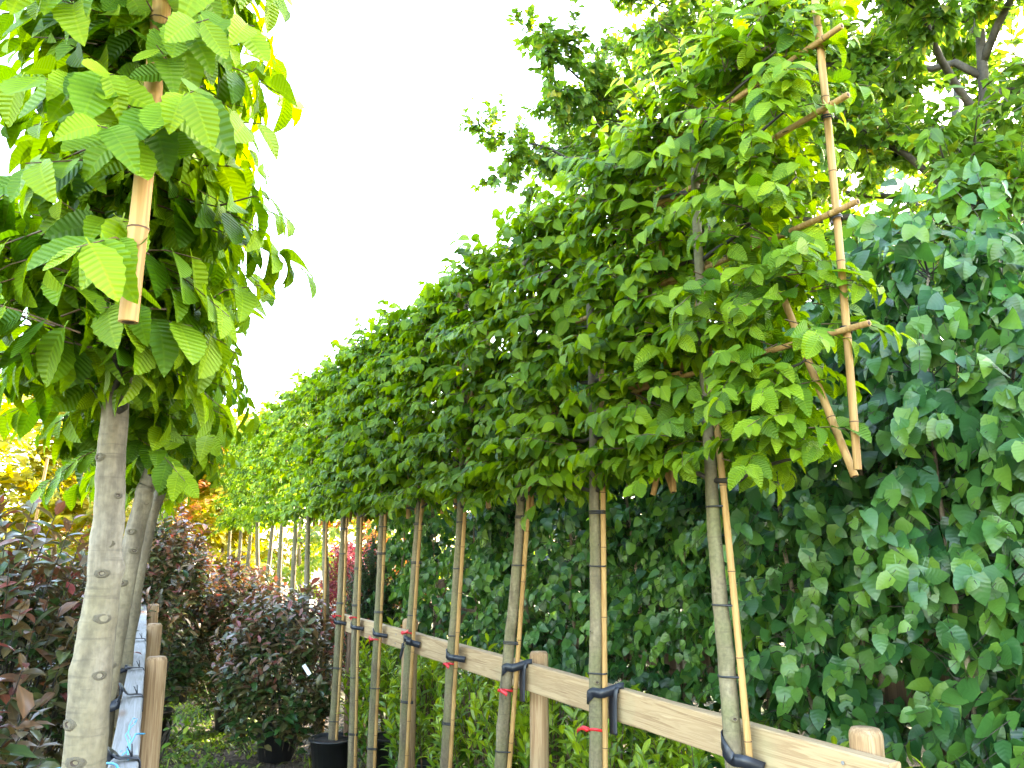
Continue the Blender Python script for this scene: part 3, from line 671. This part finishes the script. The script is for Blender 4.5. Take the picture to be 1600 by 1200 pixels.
SK = ['down', 'tail', 'tail', 'band', 'left', 'band', 'band', 'band']
SL = ['black strap slanting down across the nearest right trunk', 'black strap with a long tail hanging on the rail, second trunk of the right row',
      'black strap with a tail on the leaning third trunk, left of the stubby post', 'short black strap looped over the rail on the fourth right trunk',
      'black strap with its tail pulled out to the left, in front of the broad post', 'black strap slanting over the rail on the sixth right trunk',
      'black strap under a red ribbon on the seventh right trunk', 'black strap at the far end of the rail, on the eighth right trunk']
for i in range(8):
    p = tr_at(i, 1.10 if SK[i] != 'down' else 1.07); strap(SL[i], (RX - .0, p[1], p[2]), .027, SK[i], .034 if i < 5 else .028)
def red_ribbon(label, i, z, tails, bow=False):
    p = tr_at(i, z); x, y = RX, p[1]; r = .031; acc = Acc(); rng = np.random.default_rng(i)
    loop = [(x + r * math.cos(a), y + r * math.sin(a), z + .004 * math.sin(2 * a)) for a in np.linspace(0, 2 * np.pi, 15)]
    acc.add(*ribbon(loop, UP, .010, .0008, 36))
    for sy, ln, dz in tails:
        pts = [(x - r, y, z), (x - r - .012, y + sy * .02, z + .004), (x - r - .008, y + sy * ln * .6, z + dz * .4 + .004), (x - r - .004, y + sy * ln, z + dz)]
        acc.add(*ribbon(pts, [(0, 0, 1), (.3, 0, 1), (.5, 0, .8), (.2, 0, 1)], .016, .0008, 14))
    acc.add(*tube([(x - r - .004, y - .006, z), (x - r - .009, y, z), (x - r - .004, y + .006, z)], [.004, .008, .004], 8))
    o = link('red_ribbon', acc.mesh('red_ribbon', M['red'], (x, y, z)), None, (x, y, z)); tag(o, label, 'ribbon', 'red ribbons tied round the right trunks')
red_ribbon('red ribbon with tails pointing left below the strap of the second right trunk', 1, .955, [(1, .075, -.018), (1, .06, -.01)])
red_ribbon('red ribbon with a tail pointing right on the leaning third right trunk', 2, .985, [(-1, .07, -.008), (-1, .05, -.004)])
red_ribbon('thin red ribbon with a short tail on the fourth right trunk', 3, 1.02, [(-1, .05, -.012)])
red_ribbon('red ribbon tied just above the left-pulled strap on the fifth right trunk', 4, 1.115, [(-1, .075, .02), (1, .02, -.01)])
red_ribbon('red bow sticking out left of the sixth right trunk', 5, 1.02, [(1, .075, .006), (1, .05, -.03), (1, .06, .014)])
red_ribbon('red ribbon wrapped tight at rail height on the seventh right trunk', 6, 1.12, [(-1, .02, -.01)])
red_ribbon('small red ribbon at the far end of the rail on the eighth right trunk', 7, 1.1, [(-1, .03, -.008)])
def left_strap(label, ty, tx, y, mat='rubber', w=.03, kink=.02):
    """strap from a left trunk across the top of the grey rail and down its far side"""
    xl, xr = lx(y) - .025, lx(y) + .025; z = 1.146
    pts = [(tx - .02, ty - .05, z - .02), (tx + .02, ty - .055, z - .005), (xl - .012, y - .01, z + kink), (xl + .01, y, z + .006), (xr - .01, y, z + .004), (xr + .004, y, z - .004), (xr + .006, y, z - .05)]
    acc = Acc().add(*ribbon(pts, [(0, .3, 1), (0, .3, 1), (0, 1, .6), (0, 1, 0), (0, 1, 0), (0, 1, 0), (0, 1, 0)], w, .0016, 40))
    for dx in (-.005, .006): acc.add(*tube([(xr - .012, y + dx, z + .004), (xr - .02 + dx, y + dx * 2, z + .03)], [.002, .0015], 5))
    o = link('tree_strap', acc.mesh('tree_strap', M[mat], (xr, y, z)), None, (xr, y, z)); tag(o, label, 'strap', 'rubber straps tying trunks to the left rail')
left_strap('bluish black strap looping over the near end of the grey left rail', 1.97, .034, 2.12, kink=.018)
left_strap('black strap arching over the grey left rail behind the nearest trunk', 2.95, .11, 2.98, kink=.03)
left_strap('thin black strap across the grey left rail beside the first round post', 3.75, .18, 3.6, w=.018, kink=.01)
left_strap('black strap across the grey left rail near the farther round post', 4.7, .22, 4.7, kink=.02)
acc = Acc(); rng = np.random.default_rng(3)
for k in range(3):
    a = np.array([lx(2.2) - .02 + rng.normal(0, .01), 2.2 + rng.normal(0, .03), 1.145]); b_ = a + [rng.uniform(.0, .06), rng.uniform(.1, .35), rng.uniform(0, .03)]
    acc.add(*tube(limb(rng, a, b_, 8, .008, -.01), .0011 if k else .002, 5))
acc.add(*tube([(.035 + .062 * math.cos(a), 1.92 + .062 * math.sin(a), 1.175 + .004 * math.sin(3 * a)) for a in np.linspace(0, 6.3, 24)], .0025, 6))
tag(link('twine', acc.mesh('twine', M['blue'], (.1, 2.2, 1.14)), None, (.1, 2.2, 1.14)), 'frayed light blue twine on the near end of the grey left rail', 'twine')

# ================================================================== birch hedge behind the right row
def birch(seed, x, y, h, label, n_sh, n_single, leaf=.06, r=.42, z_lo=.15):
    rng = np.random.default_rng(seed); root = thing('young_birch', label, 'tree', (x, y, 0), 'young birches making a hedge'); lv = Leaves(); tw = Twigs()
    stems = []
    for k in range(3):
        a = rng.uniform(0, 6.28); b0 = np.array([x + .08 * math.cos(a), y + .08 * math.sin(a), -.03]); b1 = np.array([x + .2 * math.cos(a), y + .2 * math.sin(a), h * rng.uniform(.8, .97)])
        P = limb(rng, b0, b1, 14, .02); stems.append(P); V, t = tube(P, np.linspace(.018, .004, 14), 7); part('stem', Acc().add(V, t), M['bark_pale'], root)
    for i in range(n_sh):
        P = stems[int(rng.integers(3))]; z = z_lo + (h - z_lo) * rng.uniform(0, 1) ** .72
        s = np.array([np.interp(z, P[:, 2], P[:, k]) for k in range(3)])
        a = rng.uniform(0, 6.28) if rng.uniform() < .45 else rng.normal(math.pi, .8)      # more growth towards the light on the open side
        rr = r * (1 - .45 * max(0, (z - h * .55) / (h * .45)) ** 1.5) * rng.uniform(.45, 1.1)
        d = np.array([math.cos(a), math.sin(a), 0]) * rr + UP * rng.uniform(.0, .35 if z < h * .8 else .5)
        t = np.linspace(0, 1, 6)[:, None]; pts = s + d * t - UP * (.38 * t ** 2.2) * rng.uniform(.3, 1) + np.cumsum(rng.normal(0, .008, (6, 3)), 0)
        tw.twig(pts[[0, 2, 5]], .0028, .001)
        shoot_leaves(lv, rng, pts, .034, leaf, unit(d * [1, 1, 0]), droop=1.05, spread=.75, upn=.4, outn=.9, first=.3, age_pow=5, jit=.55)
    part('twigs', tw.flush(), M['twig_dark'], root, 'stuff')
    build_leaves(root, lv, rng, M['birch'], 'birch_hi', 'birch', n_single, score=lambda p: p[:, 0] + .15 * p[:, 1])
BIR = [(2.85, .75, 2.25), (2.8, 1.3, 2.4), (2.82, 1.85, 2.85), (2.78, 2.4, 2.85), (2.85, 3.0, 3.0), (2.8, 3.65, 2.9), (2.85, 4.3, 2.95), (2.8, 5.0, 2.9), (2.85, 5.8, 2.8), (2.8, 6.6, 2.8), (2.85, 7.5, 2.7)]
BL = ['young birch at the right edge of the picture, nearest of the dark hedge', 'young birch with large hanging leaves right of the rail end',
      'tallest young birch, arching tip above the nearest hornbeam frame', 'young birch right behind the cane edge of the nearest hornbeam',
      'young birch behind the nearest right trunk', 'young birch seen between the first and second right trunks', 'young birch behind the second right trunk',
      'young birch seen between the second and third right trunks', 'young birch behind the leaning third trunk', 'young birch seen behind the fourth right trunk', 'farthest young birch of the hedge, behind the fifth trunk']
for i, (x, y, h) in enumerate(BIR):
    birch(500 + i, x, y, h, BL[i], 430 if i < 8 else 330, [150, 260, 260, 260, 200, 150, 100, 80, 50, 0, 0][i], leaf=.086 if i < 4 else .074)
# arching bare-tipped birch shoots are part of the tallest birch

# ================================================================== shrubs
def shrub(name, seed, x, y, h, r, label, cat, mat, tpl, leaf, n_sh, n_single, group=None, step=.022, pot=None, upright=.6, age_pow=3, bark='twig_dark', droop=.1, spread=.85, z_lo=.1, first=.25, score=None, z0=0.0):
    rng = np.random.default_rng(seed); root = thing(name, label, cat, (x, y, z0), group); lv = Leaves(); tw = Twigs(); b = np.array([x, y, z0])
    if pot:
        pr, ph = pot; acc = Acc(); prof = [(.0, .005), (.8, 0), (.98, .96), (1.06, .96), (1.06, 1.0), (.93, 1.0), (.9, .9), (0, .88)]; seg = 22; th = np.arange(seg) / seg * 6.2832
        V = np.array([(x + q * pr * math.cos(a), y + q * pr * math.sin(a), z0 + z * ph) for q, z in prof for a in th]); t = []
        for i in range(len(prof) - 1):
            for j in range(seg): a_, b_ = i * seg + j, i * seg + (j + 1) % seg; t += [(a_, b_, b_ + seg), (a_, b_ + seg, a_ + seg)]
        po = part('pot', acc.add(V, t), M['pot'], root); V, t = tube([(x, y, z0 + ph * .82), (x, y, z0 + ph * .91)], [pr * .89, pr * .885], 18); part('soil', Acc().add(V, t), M['soil'], root, parent=po); b = b + UP * ph * .8
    main = []
    for k in range(5):
        a = k * 1.257 + rng.uniform(-.3, .3); e = b + np.array([math.cos(a) * r * .4, math.sin(a) * r * .4, (h - (b[2] - z0)) * .7]); P = limb(rng, b, e, 8, .015)
        V, t = tube(P, np.linspace(.011, .004, 8), 6); part('stem', Acc().add(V, t), M[bark], root); main.append(P)
    for i in range(n_sh):
        a = rng.uniform(0, 6.28); u = rng.uniform(-.75 if z_lo < .3 else -.2, 1); hr = math.sqrt(max(0, 1 - max(u, -.6) ** 2)) ** .8; k = rng.uniform(.75, 1.08)
        cz = z0 + h * (.5 + z_lo / 2); tipz = cz + u * (h * (.5 - z_lo / 2)) * (k if u > 0 else 1)
        tip = np.array([x + math.cos(a) * r * hr * k, y + math.sin(a) * r * hr * k, tipz])
        P = main[int(rng.integers(5))]; s = P[int(rng.integers(2, 8))]
        L = rng.uniform(.28, .5) * min(1, h); dr = unit(np.array([math.cos(a) * (1 - upright), math.sin(a) * (1 - upright), upright])); s = tip - dr * L * .75 + (s - tip) * .12
        t = np.linspace(0, 1, 5)[:, None]; pts = s + (tip - s) * t + np.cumsum(rng.normal(0, .006, (5, 3)), 0)
        tw.twig(pts[::4], .004, .0015)
        shoot_leaves(lv, rng, pts, step, leaf, unit(tip - b), droop=droop, spread=spread, age_pow=age_pow if u > -.2 else 12, first=first, whorl=True)
    part('twigs', tw.flush(), M[bark], root, 'stuff')
    build_leaves(root, lv, rng, M[mat], tpl + '_hi' if tpl + '_hi' in TPL else tpl, tpl, n_single, score=score)
    return root
# photinias left of the left row
PH = [(-.55, 2.75, 1.55, .5, 'dark photinia at the bottom left corner beside the thick trunk', 300, 180),
      (-.28, 3.9, 1.8, .48, 'tall purple tipped photinia left of the thick trunk, one shoot standing highest', 330, 250),
      (-.95, 4.1, 1.62, .5, 'purple red photinia at the left edge of the picture', 280, 120),
      (-.2, 5.4, 1.62, .5, 'photinia behind the tall purple one, left of the thick trunk', 240, 0),
      (.02, 6.9, 1.6, .5, 'photinia half hidden behind the second left trunk', 200, 0),
      (.62, 7.7, 1.95, .42, 'tall bronze leafed photinia right of the left trunks, behind the round posts', 300, 120),
      (.95, 9.6, 1.75, .4, 'bronze photinia farther along the path, behind the tall bronze one', 240, 0),
      (1.45, 6.75, 1.36, .5, 'potted photinia in front of the rail end, white tag on its side', 300, 200),
      (1.3, 8.0, 1.5, .46, 'potted photinia with purple tips right of the path', 280, 100),
      (1.6, 8.9, 1.45, .42, 'photinia with purple tips behind the potted ones, under the far hornbeams', 240, 40),
      (1.3, 10.2, 1.4, .4, 'photinia farthest along the right side of the path', 200, 0)]
for i, (x, y, h, r, lab, n, ns) in enumerate(PH):
    shrub('photinia', 700 + i, x, y, h, r, lab, 'shrub', 'photinia', 'oval', .095, n, ns, 'photinia shrubs', pot=(.17, .26) if i >= 5 else None, upright=.72, age_pow=3.0, first=.2, step=.025)
# cherry laurels behind the right rail
LA = [(2.2, 1.5), (2.22, 2.05), (2.2, 2.6), (2.22, 3.2), (2.18, 3.85), (2.2, 4.55), (2.18, 5.3), (2.15, 6.1)]
LAL = ['cherry laurel at the lower right under the rail end', 'cherry laurel right of the second trunk, under the rail', 'cherry laurel just left of the second right trunk',
       'cherry laurel behind the stubby rail post', 'cherry laurel behind the leaning third trunk', 'cherry laurel behind the fourth trunk, under the rail',
       'cherry laurel behind the broad post and fifth trunk', 'farthest cherry laurel behind the sixth and seventh trunks']
for i, (x, y) in enumerate(LA):
    rr = np.random.default_rng(i); shrub('cherry_laurel', 800 + i, x, y, .98 + rr.uniform(-.06, .08), .36, LAL[i], 'shrub', 'laurel', 'laurel', .098, 130, [80, 120, 140, 140, 120, 80, 60, 40][i], 'cherry laurels behind the right rail',
                                         upright=.85, age_pow=1.0, step=.024, bark='twig', droop=-.25, spread=.7, pot=(.15, .22))
shrub('bay_shrub', 850, 1.28, 12.6, 1.35, .42, 'rounded bay shrub in a black pot at the end of the path, bright green top', 'shrub', 'needle', 'small', .05, 500, 0, step=.014, pot=(.22, .3), age_pow=2)
shrub('weed_plant', 860, .62, 7.0, .42, .3, 'low broad leafed plant beside the post at the path edge', 'plant', 'laurel', 'oval', .07, 30, 60, step=.03, upright=.5, z_lo=.1)
shrub('crimson_shrub', 870, 2.9, 9.8, 1.75, .42, 'crimson leafed shrub seen between the right trunks beyond the rail', 'shrub', 'pink', 'small', .05, 420, 0, step=.014)
shrub('cotoneaster', 871, 2.45, 7.6, 1.75, .3, 'narrow dark green small leafed shrub beside the crimson one', 'shrub', 'dark', 'small', .03, 600, 0, step=.011)
# white plant tag
v, t = box((0, 0, 0), (.004, .028, .085)); o = link('plant_tag', Acc().add(v, t).mesh('plant_tag', M['white'], smooth=False), None, (1.52, 6.2, .72)); o.rotation_euler = (R_(-35), R_(8), R_(72))
tag(o, 'small white plastic tag hanging in the potted photinia', 'tag')
# pots of the right hornbeams
for i in (7,):
    x, y = RX, RIGHT[i][0]; seg = 22; th = np.arange(seg) / seg * 6.2832; prof = [(.0, .004), (.8, 0), (.98, .96), (1.06, .96), (1.06, 1.0), (.93, 1.0), (.9, .9), (0, .88)]
    V = np.array([(q * .17 * math.cos(a), q * .17 * math.sin(a), z * .24) for q, z in prof for a in th]); t = []
    for a_ in range(len(prof) - 1):
        for j in range(seg): p0, p1 = a_ * seg + j, a_ * seg + (j + 1) % seg; t += [(p0, p1, p1 + seg), (p0, p1 + seg, p0 + seg)]
    V2, t2 = tube([(0, 0, .2), (0, 0, .222)], [.15, .148], 18)
    o = link('plant_pot', Acc().add(V, t).mesh('plant_pot', M['pot']), None, (x, y, 0)); tag(o, 'black plastic pot at the foot of the eighth right hornbeam, below the rail end', 'pot'); link('soil', Acc().add(V2, t2).mesh('soil', M['soil']), o)

# ================================================================== large trees behind
def big_tree(name, seed, x, y, h, label, limbs, mat, leaf, tpl, n_single, group, twigs=9, sub=9, r0=.16, bark='bark_dark', spread=3.4, leaves=14, z_first=1.8, cen=None, cat='tree'):
    rng = np.random.default_rng(seed); root = thing(name, label, cat, (x, y, 0), group); lv = Leaves(); tw = Twigs()
    top = np.array([x + rng.normal(0, .2), y + rng.normal(0, .2), h * .82]); P = limb(rng, (x, y, -.05), top, 16, .05)
    V, t = tube(P, r0 * np.linspace(1.15, .22, 16), 12); part('trunk', Acc().add(V, t), M[bark], root)
    for i in range(limbs):
        z = z_first + (h * .78 - z_first) * (i + rng.uniform(0, .6)) / limbs; s = np.array([np.interp(z, P[:, 2], P[:, k]) for k in range(3)])
        a = i * 2.4 + rng.uniform(-.4, .4); f = (z - z_first) / (h - z_first); Ls = spread * (1 - .62 * f) * rng.uniform(.75, 1.1) * (.65 + .5 * min(1, f * 3))
        e = s + np.array([math.cos(a) * Ls, math.sin(a) * Ls, Ls * rng.uniform(.15, .55)]); LP = limb(rng, s, e, 12, .07 * Ls / 3, -.1 * Ls)
        V, t = tube(LP, r0 * np.linspace(.42, .06, 12) * (1 - .4 * f), 7); bo = part('branch', Acc().add(V, t), M[bark], root)
        for j in range(sub):
            u = rng.uniform(.22, 1.0); k = u * 11; s2 = LP[int(k)] + (LP[min(11, int(k) + 1)] - LP[int(k)]) * (k % 1)
            d = unit(unit(e - s) * .7 + rng.normal(0, .65, 3) + UP * .1); L2 = spread * .33 * rng.uniform(.5, 1.15) * (1.1 - .5 * u); SP = limb(rng, s2, s2 + d * L2, 7, .03, .03)
            tw.twig(SP[::2], r0 * .1, .004)
            for q in range(twigs):
                s3 = SP[int(rng.integers(1, 7))] + rng.normal(0, .02, 3); d3 = unit(d * .5 + rng.normal(0, .7, 3)); L3 = rng.uniform(.15, .4) * spread / 3.4
                TP = limb(rng, s3, s3 + d3 * L3, 4, .01, .01); tw.twig(TP[::3], .005, .002)
                shoot_leaves(lv, rng, TP, L3 / leaves, leaf, d3, droop=.25, spread=.7, upn=.9, outn=.3, first=.0, age_pow=3, whorl=q % 2 == 0)
    part('twigs', tw.flush(), M[bark], root, 'stuff')
    build_leaves(root, lv, rng, M[mat], tpl + '_hi' if tpl + '_hi' in TPL and n_single else tpl, tpl, n_single)
    return root
BT = 'tall trees behind the birch hedge'
big_tree('plum_tree', 901, 5.2, 5.6, 8.6, 'tall tree behind the hornbeam tops, twiggy branch reaching left into the sky', 20, 'plum', .098, 'small', 200, BT, twigs=14, sub=15, leaves=15, spread=2.35, z_first=2.4, r0=.1)
big_tree('plum_tree', 902, 5.7, 3.3, 7.8, 'tall tree at the upper right with gnarled dark branches', 19, 'plum', .11, 'small', 200, BT, twigs=13, sub=13, leaves=14, spread=2.7, z_first=2.2, r0=.1)
big_tree('plum_tree', 903, 7.0, 7.4, 7.2, 'farther tall tree behind the right row, its top beside the open sky', 13, 'plum', .11, 'small', 0, BT, twigs=9, sub=9, leaves=9, spread=2.3, r0=.1)
big_tree('plum_tree', 904, 8.2, 4.8, 8.0, 'dense tall tree deep behind the upper right branches', 20, 'plum', .14, 'small', 0, BT, twigs=9, sub=10, leaves=9, spread=3.4, z_first=1.2)
# undergrowth added behind the hedge to block low sky glow
for i, (x, y, h) in enumerate([(4.0, .4, 3.0), (4.1, 1.9, 3.2), (4.0, 3.6, 3.1), (4.1, 5.4, 3.0), (4.1, 7.3, 2.8)]):
    shrub('added_shrub', 920 + i, x, y, h, .95, ['added dark shrub in the shade right behind the hedge edge', 'added dark shrub behind the hedge at the nearest frame', 'added dark shrub glimpsed through the second hornbeam', 'added dark shrub glimpsed through the fourth hornbeam', 'added dark shrub glimpsed through the sixth hornbeam'][i],
          'shrub', 'dark', 'small', .135, 400, 0, 'added dark shrubs behind the hedge', step=.03, upright=.4)

for i, (x, y) in enumerate([(6.6, -.4), (6.8, 1.9), (7.0, 4.0), (7.0, 6.2), (6.8, 8.6), (6.6, 11.2)]):  # farther shrubs added to hide bright sunlit ground and block low sun
    shrub('added_shrub', 930 + i, x, y, 2.6, 1.35, ['added dark shrub far right behind the trees', 'added dark shrub behind the gnarled tree trunk', 'added dark shrub between the two tall trunks', 'added dark shrub behind the middle of the row', 'added dark shrub far behind the sixth hornbeam', 'added dark shrub far behind the crimson one'][i],
          'shrub', 'dark', 'small', .2, 270, 0, 'added dark shrubs under the tall trees', step=.045, upright=.4, z_lo=.02)

# ================================================================== sunlit background
FB = 'sunlit garden trees in the background'
def far_tree(seed, x, y, h, r, mat, label, n=500, leaf=.09, name='garden_tree'):
    rng = np.random.default_rng(seed); root = thing(name, label, 'tree', (x, y, 0), FB)
    P = limb(rng, (x, y, -.05), (x, y, h * .7), 8, .04); V, t = tube(P, np.linspace(.06, .02, 8), 8); part('trunk', Acc().add(V, t), M['bark_pale'], root)
    for k in range(6):
        a = k * 1.05 + rng.uniform(0, .5); s = P[int(rng.integers(2, 7))]; LP = limb(rng, s, s + np.array([math.cos(a) * r * .7, math.sin(a) * r * .7, h * .25]), 6, .04); V, t = tube(LP, np.linspace(.025, .008, 6), 5); part('branch', Acc().add(V, t), M['bark_pale'], root)
    lv = Leaves()
    cl = []
    for k in range(26):
        u = rng.uniform(-.85, 1); a = rng.uniform(0, 6.28); q = math.sqrt(1 - u * u) ** .7 * rng.uniform(.5, .95); cl.append((x + math.cos(a) * r * q, y + math.sin(a) * r * q, h * .56 + u * h * .44))
    cl = np.array(cl)
    for i in range(n):
        c = cl[int(rng.integers(26))] + rng.normal(0, r * .17, 3); d = unit(c - [x, y, h * .45] + rng.normal(0, .5, 3)); pts = c + d * np.linspace(0, .35, 4)[:, None]
        shoot_leaves(lv, rng, pts, .04, leaf, d, droop=.35, spread=.7, first=0)
    build_leaves(root, lv, rng, M[mat], 'tiny', 'tiny', 0)
FT = [(-1.9, 10.0, 3.6, 1.2, 'yellow', 'golden yellow tree glowing at the left edge of the picture'),
      (-.35, 11.8, 3.5, 1.05, 'yellow', 'golden yellow tree left of the thick trunk'),
      (.75, 14.2, 3.7, 1.0, 'orange', 'orange tinted tree behind the left trunks'),
      (-1.0, 17.0, 4.4, 1.7, 'lime', 'lime green tree behind the golden ones at far left'),
      (1.75, 14.8, 3.4, .9, 'yellow', 'golden tree right of the left trunks, under the hanging leaves'),
      (2.5, 17.5, 4.0, 1.3, 'yellow', 'golden tree at the far end of the path'),
      (4.0, 17.0, 4.2, 1.3, 'lime', 'lime green tree at the far end of the right row'),
      (5.6, 18.0, 4.3, 1.5, 'yellow', 'golden tree seen between the far right trunks'),
      (4.2, 13.2, 3.4, 1.1, 'lime', 'bright green tree behind the far right trunks'),
      (3.5, 10.8, 2.4, .6, 'orange', 'small orange tree behind the ninth right trunk'),
      (5.4, 13.8, 4.0, 1.3, 'lime', 'green tree behind the crimson shrub'),
      (7.6, 16.5, 5.2, 1.9, 'plum', 'large green tree far behind the middle of the row'),
      (.6, 21.0, 4.6, 2.0, 'yellow', 'golden tree farthest behind the left trunks'),
      (-4.2, 15.0, 4.4, 1.8, 'lime', 'green tree beyond the left edge hedge')]
for i, (x, y, h, r, mt, lab) in enumerate(FT): far_tree(950 + i, x, y, h, r, mt, lab, n=int((680 if i in (0, 1, 2, 3, 4, 5, 12) else 300) * max(.6, r)), leaf=.175 if mt == 'yellow' else .13)
shrub('lime_shrub', 880, 1.55, 14.6, 1.5, .6, 'low lime green shrub behind the bay at the end of the path', 'shrub', 'lime', 'small', .06, 420, 0, step=.02)
part('cane', cane_acc((-.58, 9.0, .02), (-.42, 9.0, 2.45), .014, 4), [M['cane'], M['hollow']], thing('garden_stake', 'thin pale stake leaning in front of the golden tree at left', 'stake', (-.58, 9.0, 0)))

# ================================================================== ground cover on the path
def scatter(name, seed, n, mat, tpl, size, area, label_kind, flat, dens=None):
    rng = np.random.default_rng(seed); x = rng.uniform(area[0], area[1], n); y = rng.uniform(area[2], area[3], n)
    k = np.sin(x * 3.1 + seed) * np.sin(y * 1.7 + seed * 2) + .5 * np.sin(x * 7 + y * 5); keep = k > (dens if dens is not None else -9) + rng.normal(0, .3, n); x, y = x[keep], y[keep]; n = len(x)
    z = .02 * np.sin(x * 2.1 + 1) * np.sin(y * 1.3) + .012 * np.sin(x * 5 + y * 3) - .02
    a = rng.uniform(0, 6.28, n); root = thing(name, '', '', (0, 0, 0)); del root['label']; del root['category']
    lv = Leaves()
    if flat: d = np.stack([np.cos(a), np.sin(a), rng.normal(0, .2, n)], 1); nn = np.stack([rng.normal(0, .3, n), rng.normal(0, .3, n), np.ones(n)], 1); zz = z + .008
    else: d = np.stack([np.cos(a) * .6, np.sin(a) * .6, rng.uniform(.3, 1.2, n)], 1); nn = np.stack([-np.cos(a), -np.sin(a), np.full(n, .8)], 1); zz = z
    lv.add(np.stack([x, y, zz], 1), d, nn, size * rng.uniform(.5, 1.3, n), rng.uniform(0, 1, n), np.zeros(n))
    p, Rm, sz, rn, ag = lv.arrays(); tv, tt, tu = TPL[tpl][0]
    V = np.einsum('nij,vj->nvi', Rm * sz[:, None, None], tv) + p[:, None]; nv = len(tv)
    acc = Acc().add(V.reshape(-1, 3), (tt[None] + (np.arange(n) * nv)[:, None, None]).reshape(-1, 3), np.tile(tu, (n, 1)), np.repeat(rn, nv), np.repeat(ag, nv))
    bpy.data.objects.remove(root)
    o = link(name, acc.mesh(name, M[mat]), None, (0, 0, 0), 'stuff'); o['label'] = label_kind; return o
AREA = (-1.5, 2.6, 4.0, 16.0)
scatter('leaf_litter', 1, 14000, 'litter', 'tiny', .045, AREA, 'brown dry leaf litter strewn over the path', True)
scatter('grass', 2, 16000, 'grass', 'blade', .1, AREA, 'short grass growing in patches along the path', False, .1)
scatter('weeds', 3, 15000, 'grass', 'tiny', .045, (.35, 1.6, 4.0, 16.0), 'small leafed weeds covering the path', False, -.35)
scatter('added_ivy', 4, 10000, 'dark', 'tiny', .13, (2.9, 9.5, -1.5, 12.0), 'added dark ivy covering bright ground under the hedge and tall trees', True)  # dark leaf cover added so sunlit ground behind the hedge looks darker
